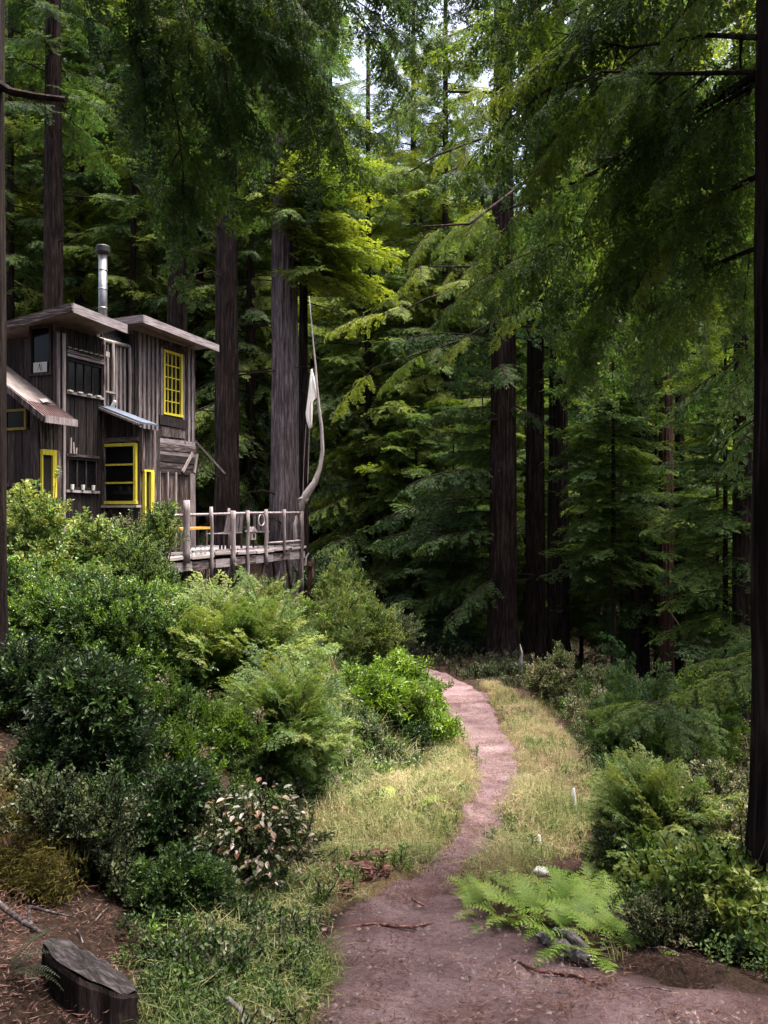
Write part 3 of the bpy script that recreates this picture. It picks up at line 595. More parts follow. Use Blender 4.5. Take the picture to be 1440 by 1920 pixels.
# left edge tree
X, Y = (-26 - 720) * 7 / F, 7.0; bz = H(X, Y)
lt = empty('edge_redwood', (X, Y, bz)); tag(lt, 'dark slim trunk cut off by the left edge with one bare branch stub', 'tree')
trunk_mesh(14, .165, .11, lt, M['bark'], .05, 22, .2)
B = Vector((X, Y, bz)); m = MB()
m.tube([q - B for q in (P(-15, 150, 7), P(20, 172, 6.95), P(70, 181, 6.9), P(124, 187, 6.8))], [.045, .034, .029, .024], 8, wob=.08); m.build('branch_stub', M['bark'], lt)
lines = [([P(260, -420, 5.4), P(285, -160, 5.9), P(300, 60, 6.3), P(332, 220, 6.6), P(345, 330, 6.7)], .02),
         ([P(200, -260, 5.6), P(230, -60, 6), P(250, 100, 6.2)], .012),
         ([P(330, -300, 5.6), P(420, -90, 6.3), P(530, 60, 6.9), P(590, 140, 7.2)], .016),
         ([P(480, -330, 6), P(560, -120, 6.6), P(660, 20, 7.2)], .014),
         ([P(300, -120, 6), P(400, 60, 6.5), P(450, 190, 6.8)], .012),
         ([P(640, -260, 6.5), P(760, -140, 7), P(880, -60, 7.6)], .014),
         ([P(380, -200, 6.5), P(480, 20, 7), P(560, 150, 7.4), P(600, 250, 7.6)], .012), ([P(560, -200, 7), P(640, -20, 7.4), P(700, 90, 7.8)], .012)]
sprays_along(lt, B, lines, 'near', 13, .85, .42, down=.62, yaw_spread=95, tv=.12)
# a lit bough in mid air between the trees
b0 = P(980, 330, 15); tb = empty('edge_redwood', (Vector((11.5, 17.5, H(11.5, 17.5))))); tag(tb, 'redwood hidden on the right whose sunlit yellow-green bough hangs mid picture', 'tree')
B = tb.location.copy(); trunk_mesh(16, .3, .1, tb, M['bark'])
sprays_along(tb, B, [([Vector((11.5, 17.5, 9)), P(1200, 200, 16), P(1000, 330, 15), P(880, 420, 14.3), P(790, 425, 14)], .06), ([Vector((11.5, 17.5, 7)), P(1100, 440, 15.5), P(930, 520, 14.5), P(800, 560, 14), P(720, 600, 13.8)], .05),
    ([Vector((11.5, 17.5, 12)), P(1150, 60, 17), P(1000, 175, 16), P(840, 172, 15.4), P(760, 210, 15)], .06), ([Vector((11.5, 17.5, 8)), P(1080, 300, 17), P(930, 250, 16.5), P(820, 290, 16), P(740, 340, 16)], .05), ([Vector((11.5, 17.5, 8)), P(1150, 380, 17), P(1000, 450, 16.5), P(880, 500, 16), P(760, 500, 16)], .05), ([Vector((11.5, 17.5, 6)), P(1150, 500, 16), P(980, 570, 15), P(860, 640, 15), P(700, 690, 15)], .04), ([Vector((11.5, 17.5, 12)), P(1150, -20, 17), P(1000, 60, 17), P(900, 40, 17), P(820, 80, 17)], .05)], 'hang', 2.7, .36, .85, .42, 85, .18)

# ------------------------------------------------------------------ the cabin
CX, CY, FL = -6.05, 15.0, -0.95
U = Vector((.375, .927, 0)).normalized(); NN = Vector((U.y, -U.x, 0)); RZ = math.atan2(U.y, U.x)
def onA(px, py, w=0.0):
    """pixel -> (s, z above the floor) on the wall plane that runs away from us, w metres out"""
    x0, y0 = CX + NN.x * w, CY + NN.y * w; t = (px - 720) / F
    s = (t * y0 - x0) / (U.x - t * U.y); return s, (960 - py) * (y0 + U.y * s) / F - FL
def onB(px, py, s=0.0):
    """pixel -> (w, z) on the wall plane that faces us, at s along the run"""
    x0, y0 = CX + U.x * s, CY + U.y * s; t = (px - 720) / F
    w = (t * y0 - x0) / (NN.x - t * NN.y); return w, (960 - py) * (y0 + NN.y * w) / F - FL
cabin = empty('cabin', (CX, CY, FL), RZ)
tag(cabin, 'weathered two-storey board cabin with yellow window frames and a stovepipe', 'house')
def wallA(name, s0, s1, w, z0, z1, mat, th=.1, parent=cabin):
    m = MB(); m.box(((s0 + s1) / 2, -w + th / 2, (z0 + z1) / 2), (s1 - s0, th, z1 - z0)); return m.build(name, mat, parent)
def wallB(name, w0, w1, s, z0, z1, mat, th=.1, parent=cabin):
    m = MB(); m.box((s + th / 2, -(w0 + w1) / 2, (z0 + z1) / 2), (th, abs(w1 - w0), z1 - z0)); return m.build(name, mat, parent)
def boardsA(parent, s0, s1, w, z0, z1, bw, mat, holes=(), gap=.012, th=.028, jag=.03, batten=None, bmat=None):
    """vertical planks on a wall plane; z0/z1 numbers or functions of s; holes: (s0, s1, z0, z1)"""
    n = max(1, round((s1 - s0) / bw)); bw = (s1 - s0) / n
    for k in range(n):
        c = s0 + (k + .5) * bw; lo = (z0(c) if callable(z0) else z0) - random.uniform(0, jag); hi = z1(c) if callable(z1) else z1
        spans = [(lo, hi)]
        for h in holes:
            if h[0] < c < h[1]:
                spans = [q for a, b in spans for q in ((a, min(b, h[2])), (max(a, h[3]), b)) if q[1] - q[0] > .03]
        for a, b in spans:
            t = th * random.uniform(.7, 1.3)
            board('board', (c, -w - t / 2 - .001, (a + b) / 2), (bw - gap, t, b - a), mat, parent, (0, R(random.uniform(-.35, .35)), R(random.uniform(-2.5, 2.5))))
            if batten and not any(h[0] < c + bw / 2 < h[1] for h in holes) and k < n - 1:
                board('batten', (c + bw / 2, -w - th - batten * .3, (a + b) / 2 - random.uniform(0, .04)), (batten * 1.3, batten * .6, b - a), bmat or mat, parent)
def boardsB(parent, w0, w1, s, z0, z1, bw, mat, holes=(), gap=.01, th=.025):
    n = max(1, round((w1 - w0) / bw)); bw = (w1 - w0) / n
    for k in range(n):
        c = w0 + (k + .5) * bw; lo = z0(c) if callable(z0) else z0; hi = z1(c) if callable(z1) else z1
        spans = [(lo, hi)]
        for h in holes:
            if h[0] < c < h[1]: spans = [q for a, b in spans for q in ((a, min(b, h[2])), (max(a, h[3]), b)) if q[1] - q[0] > .03]
        for a, b in spans:
            t = th * random.uniform(.7, 1.3); board('board', (s - t / 2 - .001, -c, (a + b) / 2), (t, bw - gap, b - a), mat, parent, (R(random.uniform(-.3, .3)), 0, R(random.uniform(-2, 2))))
def windowA(s0, s1, w, z0, z1, fm, cols, rows, fw=.045, bw=.018, out=.05, label=None, parent=cabin):
    m = MB(); y = -w - out / 2
    m.box(((s0 + s1) / 2, y, z1 - fw / 2), (s1 - s0, out, fw)); m.box(((s0 + s1) / 2, y - .004, z0 + fw / 2), (s1 - s0 + .03, out + .01, fw))
    m.box((s0 + fw / 2, y, (z0 + z1) / 2), (fw, out - .004, z1 - z0 - 2 * fw)); m.box((s1 - fw / 2, y, (z0 + z1) / 2), (fw, out - .004, z1 - z0 - 2 * fw))
    f = m.build('window_frame', fm, parent); 
    if label: f['label'] = label
    b = MB()
    for k in range(1, cols): x = s0 + fw + (s1 - s0 - 2 * fw) * k / cols; b.box((x, -w - .018, (z0 + z1) / 2), (bw, .022, z1 - z0 - 2 * fw))
    for k in range(1, rows): z = z0 + fw + (z1 - z0 - 2 * fw) * k / rows; b.box(((s0 + s1) / 2, -w - .019, z), (s1 - s0 - 2 * fw, .026, bw))
    if cols * rows > 1: b.build('glazing_bars', fm, f)
    for i in range(cols):
        for j in range(rows):
            x = s0 + fw + (s1 - s0 - 2 * fw) * (i + .5) / cols; z = z0 + fw + (z1 - z0 - 2 * fw) * (j + .5) / rows
            board('pane', (x, -w - .006, z), ((s1 - s0 - 2 * fw) / cols, .006, (z1 - z0 - 2 * fw) / rows), M['glass'], f, (R(random.uniform(-.5, .5)), 0, R(random.uniform(-.6, .6))))
    return f
def windowB(w0, w1, s, z0, z1, fm, cols, rows, fw=.05, bw=.03, out=.05, label=None, parent=cabin):
    m = MB(); x = s - out / 2
    m.box((x, -(w0 + w1) / 2, z1 - fw / 2), (out, w1 - w0, fw)); m.box((x - .004, -(w0 + w1) / 2, z0 + fw / 2), (out + .01, w1 - w0 + .03, fw))
    for q in (w0 + fw / 2, w1 - fw / 2): m.box((x, -q, (z0 + z1) / 2), (out - .004, fw, z1 - z0 - 2 * fw))
    f = m.build('window_frame', fm, parent)
    if label: f['label'] = label
    b = MB()
    for k in range(1, cols): b.box((s - .018, -(w0 + fw + (w1 - w0 - 2 * fw) * k / cols), (z0 + z1) / 2), (.022, bw, z1 - z0 - 2 * fw))
    for k in range(1, rows): b.box((s - .02, -(w0 + w1) / 2, z0 + fw + (z1 - z0 - 2 * fw) * k / rows), (.03, w1 - w0 - 2 * fw, bw))
    if cols * rows > 1: b.build('glazing_bars', fm, f)
    for i in range(cols):
        for j in range(rows):
            y = -(w0 + fw + (w1 - w0 - 2 * fw) * (i + .5) / cols); z = z0 + fw + (z1 - z0 - 2 * fw) * (j + .5) / rows
            board('pane', (s - .006, y, z), (.006, (w1 - w0 - 2 * fw) / cols, (z1 - z0 - 2 * fw) / rows), M['glass'], f, (0, R(random.uniform(-.5, .5)), R(random.uniform(-.6, .6))))
    return f
def slab(name, pts_top, th, mat, parent=cabin, fas=None, fmat=None):
    """sloping roof sheet from four (s, w, z) corners; thickness downwards"""
    m = MB(); T = [Vector((p[0], -p[1], p[2])) for p in pts_top]; Bm = [p - Vector((0, 0, th)) for p in T]
    m.add(T + Bm, [(0, 1, 2, 3), (7, 6, 5, 4), (0, 4, 5, 1), (1, 5, 6, 2), (2, 6, 7, 3), (3, 7, 4, 0)]); return m.build(name, mat, parent)
def fascia(p, q, h, th, mat, parent, drop=.0):
    m = MB(); p = Vector((p[0], -p[1], p[2] - h / 2 - drop)); q = Vector((q[0], -q[1], q[2] - h / 2 - drop)); d = (q - p)
    yaw = math.atan2(d.y, d.x); pit = -math.asin(d.z / d.length)
    m.box((p + q) / 2, (d.length, th, h), Euler((0, pit, yaw)).to_matrix()); return m.build('fascia', mat, parent)
DK, MD, BR, GR, PL, YL = M['wood_dark'], M['wood_mid'], M['wood_brown'], M['wood_grey'], M['wood_pale'], M['yellow']
zb = -1.5; GH, MH, DH, PH = M['grey_h'], M['mid_h'], M['dark_h'], M['pale_h']
# tower: the wall that runs away from us
sT = 1.12
tw = wallA('tower_wall', 0, sT, 0, zb, 4.42, DK)
s_a, zwt = onA(124, 686); s_b, zwb = onA(190, 745)
zwt, zwb = onA(124, 672)[1], onA(124, 733)[1]; zl1, zl0 = onA(124, 857)[1], onA(124, 917)[1]
H1 = (.10, 1.06, zwb, zwt); H2 = (.10, .90, zl0, zl1)
boardsA(tw, 0.0, sT, 0, zb, 4.42, .105, DK, (H1, H2), batten=.03)
windowA(H1[0], H1[1], 0, zwb, zwt, DK, 4, 1, .04, .03, .05)
windowA(H2[0], H2[1], 0, zl0, zl1, DK, 3, 1, .04, .035, .05)
for zz, a, b, mt in ((zwt + .06, .08, 1.08, GH), (zwt + .13, .08, 1.08, MH), (zwb - .03, .08, 1.08, PH), (zl1 + .04, .06, .95, MH), (zl0 - .04, .06, .95, GH)):
    board('rail', ((a + b) / 2, -.06, zz), (b - a, .03, .05), mt, tw, (0, R(random.uniform(-.6, .6)), 0))
for k in range(4): board('sill_chip', (.14 + k * .25, -.085, zwb + .01 - .015 * random.random()), (.11, .05, .022), M['white'], tw, (0, R(random.uniform(-6, 6)), R(random.uniform(-6, 6))))
for k in range(7): board('upper_trim', (.12 + k * .14, -.085, zwt + .2), (.09, .04, .02), PL, tw, (0, R(random.uniform(-8, 8)), 0))
for q in (0.02, sT - .02): board('corner_board', (q, -.045, 1.4), (.06, .035, 5.8), PL if q < .5 else MD, tw)
for k, (hh, c) in enumerate(((.3, M['orange']), (.22, PL), (.12, M['orange']))): board('stick', (.16 + .07 * k, -.075, zl1 + .07 + hh / 2), (.03, .025, hh), PL, tw, (0, R(random.uniform(-5, 5)), 0))
for k in range(3): 
    m = MB(); m.tube([(.18 + .28 * k, -.09, zl0 - .01), (.18 + .28 * k, -.09, zl0 + .09)], [.03, .04], 8); m.build('sill_jar', M['white'], tw)
# tower: the wall that faces us (left)
tl = wallB('tower_side_wall', -2.3, 0, 0, zb, 4.30, BR)
w0, z1 = onB(58, 613); w1, z0 = onB(99, 703); HB = (w0, w1, z0, z1)
boardsB(tl, -2.3, -.02, 0, zb, lambda c: 4.36 + .12 * c, .17, BR, (HB,))
wf = windowB(w0, w1, 0, z0, z1, BR, 1, 1, .05)
board('paper', (-.03, -(w0 + w1) / 2 + .01, z0 + .16), (.004, (w1 - w0) * .62, .19), M['paper'], wf, (0, 0, 0))
for k in range(4): board('sketch_line', (-.0335, -(w0 + w1) / 2 + random.uniform(-.06, .06), z0 + .16), (.002, .008, random.uniform(.08, .17)), DK, wf, (R(random.uniform(-40, 40)), 0, 0))
board('trim', (-.05, 0.02, 3.2), (.035, .05, 2.2), GR, tl)
# tower roof
c0 = (-.32, .55, 3.78 - FL); cR = (1.12, .55, 3.70 - FL); cL = (-.32, -2.3, 3.42 - FL); cB = (1.12, -2.3, 3.34 - FL)
rf = slab('roof', (c0, cR, cB, cL), .05, M['roof_grey']); rf.location.z = .004
fascia((c0[0], c0[1] + .02, c0[2]), (cR[0] + .02, cR[1] + .02, cR[2]), .17, .04, GH, rf); fascia((c0[0] - .022, c0[1] + .04, c0[2]), (cL[0] - .022, cL[1], cL[2]), .16, .04, MH, rf)
# recessed wall between tower and wing
wm = wallA('link_wall', sT, 2.05, -.16, zb, 4.6, MD); zbm = onA(215, 646, -.16)[1]
boardsA(wm, sT + .02, 2.03, -.16, onA(220, 800, -.16)[1] - .5, zbm, .12, MD, batten=.035, bmat=PL)
windowA(sT + .1, 1.98, -.16, zbm + .06, zbm + .42, DK, 1, 1, .03)
mb = MB(); mb.tube([(sT - .02, .10, zbm), (2.0, .08, zbm + .02)], [.045, .04], 10); mb.build('beam', PL, wm)
for s_, r_, mt in ((sT + .1, .02, GR), (sT + .36, .03, PL), (1.98, .035, PL)):
    mb = MB(); mb.tube([(s_, .06, zbm - 1.6), (s_ + .01, .05, zbm - .8), (s_, .06, zbm)], r_, 7, wob=.1); mb.build('pole', mt, wm)
board('shelf', (sT + .2, .06, onA(205, 738, -.16)[1]), (.36, .1, .035), PL, wm); board('block', (sT + .12, .05, zbm - .28), (.16, .08, .1), PL, wm)
# wing, upper storey
ww = wallA('wing_wall', 2.03, 4.2, 0, zb, 4.78, MD); zu = 1.66 + .95
a, zt = onA(303, 655); b, zq = onA(338, 780); zq0 = onA(303, 777)[1]; HW = (a - .03, b + .03, zq0 - .02, zt + .02)
boardsA(ww, 2.03, 4.2, 0, zu, 4.78, .145, MD, ((a - .09, b + .09, zq0 - .50, zt + .12),), gap=.02, batten=.05, bmat=GR, jag=.06)
windowA(a, b, .0, zq0, zt, YL, 4, 5, .05, .022, .07, 'tall yellow window with twenty small panes')
for q in (a - .05, b + .05): board('window_trim', (q, -.03, (zq0 + zt) / 2), (.075, .05, zt - zq0 + .1), GR, ww)
board('window_trim', ((a + b) / 2, -.03, zt + .07), (b - a + .2, .05, .1), BR, ww)
board('plank', ((a + b) / 2, -.045, zq0 - .14), (b - a + .3, .05, .21), DK, ww, (0, R(1.2), 0)); board('plank', ((a + b) / 2 + .03, -.03, zq0 - .37), (b - a + .2, .04, .22), M['wood_mid'], ww, (0, R(-1), 0))
# wing, lower storey: horizontal planks, then posts
zl = 0.90 + .95
for k, (h_, mt) in enumerate(((.12, GH), (.15, MH), (.10, GH), (.15, DH), (.14, MH), (.12, DH))):
    z = zu - .02 - sum((.12, .15, .10, .15, .14, .12)[:k]) - h_ / 2; board('plank', (2.98, -.03 - .012 * (k % 2), z), (2.5, .045, h_ - .012), mt, ww, (0, R(random.uniform(-.5, .5)), 0))
boardsA(ww, 2.42, 4.2, 0, zb, zl, .2, MD, batten=None, th=.02)
for q, wd, mt in ((2.44, .07, PL), (2.80, .055, PL), (3.1, .05, GR), (3.38, .06, PL), (4.02, .20, GR)):
    board('post', (q, -.06, .55), (wd, .06, 2.6), mt, ww, (0, R(random.uniform(-.6, .6)), 0))
for t_ in (0, 1):
    mb = MB(); mb.bar((3.62 + t_ * .45, -.09, zl + .02), (4.0 - t_ * .02 + t_ * .2, -.09, zl + .48 - t_ * .02), .07, .03, up=(0, 1, 0)); mb.build('brace', PL if not t_ else GR, ww)
mb = MB(); mb.bar((4.2, -.02, zu + .02), (4.55, -.62, zu - .75), .12, .04); mb.build('outrigger', GR, ww)
boardsB(ww, -.9, 0, 2.03, zb, 4.7, .16, MD)
# wing roof
d0 = (1.72, .5, 4.03 - FL); dR = (4.42, .5, 3.94 - FL); dB = (4.42, -2.4, 3.85 - FL); dL = (1.72, -2.4, 4.0 - FL)
rw = slab('roof', (d0, dR, dB, dL), .05, M['roof_grey']); rw.location.z = .004
fascia((d0[0], d0[1] + .02, d0[2]), (dR[0], dR[1] + .02, dR[2]), .16, .04, GH, rw); fascia((d0[0] - .022, d0[1] + .04, d0[2]), (dL[0] - .022, dL[1], dL[2]), .15, .04, GH, rw)
# bay with the yellow three-pane window; its shed roof falls outwards
s0 = 1.14; s1 = 1.74
wr, zbt = onB(262, 828, s0); wl_, zbb = onB(193, 950, s0)
bw_ = wallB('bay_wall', -.12, wr, s0, zb, 2.62, BR, th=.08)
wA, zA = onB(193, 833, s0); wB, zB = onB(258, 945, s0); wA = max(wA, -.02)
boardsB(bw_, -.1, wr, s0, zb, lambda c: 3.01 - c * .42, .16, BR, ((wA - .02, wB + .02, zB - .05, zA + .05),))
windowB(wA, wB, s0, zB, zA, YL, 1, 3, .06, .035, .06, 'wide yellow window of three stacked panes')
board('sill', (s0 - .05, -(wA + wB) / 2, zB - .045), (.14, wB - wA + .14, .05), PH, bw_); board('header', (s0 - .035, -(wA + wB) / 2, zA + .07), (.06, wB - wA + .1, .09), MH, bw_)
board('post', (s0 - .03, .04, 2.85), (.06, .09, .55), PL, bw_)
ba = wallA('bay_side_wall', s0 + .02, s1, wr, zb, 2.60, MD, th=.07)
q0, z_t = onA(267, 884, wr); q1 = onA(284, 884, wr)[0]
boardsA(ba, s0 + .02, s1, wr, zb, 2.60, .11, MD, ((q0 - .01, q1 + .01, zb, z_t),))
m = MB(); m.box((q0 + .02, -wr - .03, z_t / 2), (.04, .07, z_t)); m.box((q1 - .05, -wr - .035, z_t / 2), (.10, .08, z_t)); m.box(((q0 + q1) / 2, -wr - .03, z_t + .02), (q1 - q0 + .02, .06, .04))
df = m.build('door_frame', YL, cabin); board('doorway', ((q0 + q1) / 2, -wr - .008, z_t / 2), (q1 - q0 - .1, .014, z_t - .02), M['interior_shade'], df)  # no leaf hung: a dark sheet painted for the shade inside the frame
slab('bay_roof', ((s0 - .16, -.12, 3.12), (s0 - .16, wr + .16, 2.70), (1.50, wr + .16, 2.70), (1.50, -.12, 3.12)), .035, M['roof_blue'])
mb = MB(); mb.bar((s0 - .16, .12, 3.06), (s0 - .16, -wr - .16, 2.64), .045, .08, up=(1, 0, 0)); mb.build('rake_board', GR, cabin)
mb = MB(); mb.tube([(s0 + .3, .1, 3.0), (s0 + .3, -.02, 3.22)], [.06, .03], 8); mb.build('vent_cap', M['white'], cabin)
# lean-to towards us: yellow door slot, small window, rusty roof
L0 = -.54; zr = lambda w: 2.83 - w * .66 - .02 
ln = wallB('lean_to_wall', -2.2, -.0, L0, zb, 2.4, BR, th=.08)
wa, za = onB(9, 769, L0); wb, zc = onB(52, 806, L0)
boardsB(ln, -2.2, 0, L0, zb, lambda c: zr(c) - .06, .19, BR, ((wa, wb, zc, za),))
windowB(wa, wb, L0, zc, za, wood_mat('dull_yellow', [(0.3, (0.16, 0.11, 0.02)), (0.7, (0.27, 0.20, 0.03))], var=.05), 1, 1, .045, .02, .05, 'small window with a dull yellow frame')
board('rail', (L0 - .03, .55, 1.45), (.04, .9, .07), MD, ln); board('rail', (L0 - .03, .75, .8), (.04, .6, .05), MD, ln)
lf = wallA('lean_to_side_wall', L0, -.02, 0.0, zb, 2.75, MD, th=.07)
p0, zd = onA(75, 842, 0.0); p1 = onA(102, 842, 0.0)[0]
boardsA(lf, L0 + .01, -.03, 0.0, zb, 2.72, .10, MD, ((p0 - .01, p1 + .01, zb, zd),))
m = MB(); m.box(((p0 + p1) / 2, -.035, zd - .05), (p1 - p0, .07, .1)); m.box((p1 - .05, -.034, zd / 2 - .03), (.10, .066, zd - .06)); m.box((p0 + .012, -.03, zd / 2 - .03), (.022, .05, zd - .06)); m.box(((p0 + p1) / 2, -.032, .12), (p1 - p0 - .1, .05, .3))
df = m.build('door_frame', YL, cabin); board('doorway', ((p0 + p1) / 2 - .03, -.012, zd / 2 - .03), (p1 - p0 - .11, .014, zd - .07), M['interior_shade'], df)  # near-black sheet stands in for the unlit inside of the lean-to
lr = slab('lean_to_roof', ((-.76, -.05, zr(-.05) + .08), (-.76, .36, zr(.36) + .08), (-.005, .36, zr(.36) + .08), (-.005, -.05, zr(-.05) + .08)), .03, M['roof_red'])
for k in range(11):                                   # corrugations of the metal sheet
    q = -.74 + k * .07; mb = MB(); mb.bar((q, .05, zr(-.05) + .085), (q, -.36, zr(.36) + .085), .025, .014, up=(1, 0, 0)); mb.build('rib', M['roof_red'], lr)
slab('lean_to_roof', ((-.76, -2.3, zr(-2.3) + .1), (-.76, -.055, zr(-.055) + .1), (-.005, -.055, zr(-.055) + .1), (-.005, -2.3, zr(-2.3) + .1)), .035, M['roof_grey'])
for k in range(3): board('shingle', (-.35 + .1 * k, .06 + .05 * k, zr(-.06) + .15), (.16, .12, .012), PL, lr, (R(33), R(random.uniform(-14, 14)), R(random.uniform(-30, 30))))
fascia((-.78, .38, zr(.36) + .09), (.0, .38, zr(.36) + .09), .13, .035, GR, lr); mb = MB(); mb.bar((-.775, -.36, zr(.36) + .02), (-.775, 2.3, zr(-2.3) + .04), .10, .035, up=(1, 0, 0)); mb.build('rake_board', MD, lr)
# stovepipe
ch = P(193, 590, 16.9); pipe = MB(); loc = Matrix.Rotation(-RZ, 4, 'Z') @ (ch - Vector((CX, CY, FL)))
top = loc.z + (590 - 478) * 16.9 / F
pipe.tube([(loc.x, loc.y, loc.z - .6), (loc.x, loc.y, top)], .088, 18); 
for k in range(3): pipe.tube([(loc.x, loc.y, loc.z + .12 + k * .4), (loc.x, loc.y, loc.z + .15 + k * .4)], .095, 18)
cp = pipe.build('stovepipe', M['steel'], cabin, smooth=True)
m = MB(); m.tube([(loc.x, loc.y, top), (loc.x, loc.y, top + .05), (loc.x, loc.y, top + .06), (loc.x, loc.y, top + .17), (loc.x, loc.y, top + .19)], [.10, .13, .145, .145, .13], 18); m.build('cap', M['black_metal'], cp)
board('bench_rail', (.75, -wr - .1, onA(195, 1000, .7)[1]), (.75, .12, .07), YL, cabin) if False else None

# ------------------------------------------------------------------ the deck beside the cabin
deck = empty('deck', (CX, CY, FL), RZ); tag(deck, 'grey timber deck on props with a peeled-pole railing beside the cabin', 'deck')
WE = .93; S0, S1 = 1.9, 7.95
n = 26
for k in range(n):
    q = S0 + (S1 - S0) * (k + .5) / n; inner = .02 if q < 4.3 else -2.6
    board('deck_board', (q, -(inner + WE) / 2, -.03), ((S1 - S0) / n - .012, WE - inner, .035), GH, deck, (R(random.uniform(-.3, .3)), R(random.uniform(-.6, .6)), 0))
def zy(py, px): return onA(px, py, WE + .03)[1]
for k in range(7):                                      # rim planks, overlapping unevenly
    a_, b_ = S0 + (S1 - S0) * k / 7, S0 + (S1 - S0) * (k + 1) / 7
    board('rim_plank', ((a_ + b_) / 2, -WE - .02, -.20 - random.uniform(0, .02)), (b_ - a_ - .02, .045, .19), MH if k % 2 else GH, deck, (0, R(random.uniform(-.8, .8)), 0))
    board('edge_board', ((a_ + b_) / 2 + random.uniform(-.08, .08), -WE - .045, -.02 + random.uniform(-.02, .03)), (b_ - a_ - .05, .05, .06), PH, deck, (0, R(random.uniform(-1.2, 1.2)), 0))
    board('edge_board', ((a_ + b_) / 2 + random.uniform(-.08, .08), -WE - .03, .075 + random.uniform(-.015, .02)), (b_ - a_ - .1, .04, .05), GH, deck, (0, R(random.uniform(-1, 1)), 0))
spx = [(350, 938, 1056, .075), (397, 950, 1082, .04), (437, 958, 1062, .06), (465, 957, 1108, .042), (499, 955, 1060, .045), (533, 955, 1042, .04)]
def pole(px, y0, y1, r, name='post', w=WE + .09, mat=GR, dx=0):
    s_, zt_ = onA(px, y0, w); zb_ = onA(px, y1, w)[1]; m = MB(); k = 6
    m.tube([(s_ + random.uniform(-.012, .012) + dx * (1 - i / k), -w + random.uniform(-.012, .012), zb_ + (zt_ - zb_) * i / k) for i in range(k + 1)], [r * random.uniform(.85, 1.12) for _ in range(k + 1)], 9, wob=.06); return m.build(name, mat, deck, smooth=True)
for px, y0, y1, r in spx: pole(px, y0, y1, r)
pole(429, 953, 1030, .035, w=-.3); pole(565, 958, 1114, .075, mat=M['bark_grey'], w=WE + .06)
rp = [onA(286, 969, WE), onA(345, 966, WE), onA(400, 964, WE), onA(470, 962, WE), onA(566, 961, WE)]
m = MB(); m.tube([(s_, -WE - .03 + .015 * (i % 2), z_) for i, (s_, z_) in enumerate(rp)], [.032, .036, .03, .034, .028], 8, wob=.08); m.build('rail', GR, deck, smooth=True)
rp2 = [onA(500, 1018, WE), onA(530, 1016, WE), onA(566, 1013, WE)]
m = MB(); m.tube([(s_, -WE - .05, z_) for s_, z_ in rp2], .028, 7, wob=.08); m.build('low_rail', GR, deck, smooth=True)
for px0, y0, px1, y1 in ((432, 1050, 417, 1100), (461, 1050, 451, 1104), (497, 1046, 485, 1102), (511, 1046, 519, 1090), (528, 1042, 516, 1092), (536, 1042, 546, 1088), (389, 1058, 384, 1080)):
    a_, b_ = onA(px0, y0, WE - .1), onA(px1, y1, WE - .5 if px1 > px0 else WE - .12); m = MB(); m.bar((a_[0], -WE + .1, a_[1]), (b_[0], -WE + (.5 if px1 > px0 else .12), b_[1] - .25), .075, .05, up=(0, 1, 0)); m.build('prop', GR if px1 < px0 else MD, deck)
for q in (2.4, 3.6, 4.8, 6.0, 7.2): board('joist', (q, .3, -.16), (.07, 2.2, .2), DK, deck)
# furniture on the deck
def local_thing(name, s_, w_, label, cat, z=0.0, rz=0.0, group=None):
    p = Vector((CX, CY, FL + z)) + U * s_ + NN * w_; o = empty(name, p, RZ + rz); return tag(o, label, cat, group)
be = local_thing('bench', 3.35, .38, 'yellow-topped bench on the deck behind the thick railing post', 'bench')
m = MB(); m.box((0, 0, .58), (1.5, .34, .05)); m.build('seat', M['orange'], be)
for sx in (-.6, .6):
    for sy in (-.12, .12): m = MB(); m.box((sx, sy, .28), (.05, .05, .55)); m.build('leg', MD, be)
def chair(s_, w_, rz, lab):
    c = local_thing('deck_chair', s_, w_, lab, 'chair', 0, rz, 'chairs on the deck')
    for k in range(4): board('slat', (0, -.18 + .12 * k, .42), (.44, .1, .02), GR, c)
    for k in range(4): board('back_slat', (-.165 + .11 * k, .26, .68), (.08, .02, .5), GR, c, (R(-12), 0, 0))
    for x in (-.2, .2):
        for y in (-.2, .2): board('leg', (x, y, .2), (.04, .04, .42), DK, c)
    return c
chair(5.0, .1, R(200), 'slatted grey chair standing nearest the cabin on the deck'); chair(5.9, -.1, R(150), 'slatted grey chair between railing poles further along the deck'); chair(6.9, .2, R(120), 'slatted grey chair near the far end of the deck')
lt_ = local_thing('lantern', 5.35, .85, 'small house-shaped lantern hanging under the deck rail', 'lantern', .25)
m = MB(); m.box((0, 0, .12), (.2, .14, .2)); m.build('body', PL, lt_); m = MB(); m.add([(-.14, -.09, .22), (.14, -.09, .22), (.14, .09, .22), (-.14, .09, .22), (-.0, -.09, .34), (0, .09, .34)], [(0, 1, 4), (2, 3, 5), (1, 2, 5, 4), (3, 0, 4, 5), (3, 2, 1, 0)]); m.build('roof', GR, lt_); m = MB(); m.box((0, -.072, .12), (.1, .01, .1)); m.build('dark_opening', M['interior_shade'], lt_)  # dark panel on the lantern front, painted for the shade within
hp_ = local_thing('wire_hoop', 5.75, .9, 'pale hoop hung on the deck railing', 'hoop', .75)
m = MB(); m.tube([(.14 * math.cos(t), 0, .14 * math.sin(t)) for t in np.linspace(0, 6.283, 25)], .014, 6, cap=False); m.build('ring', M['white'], hp_)
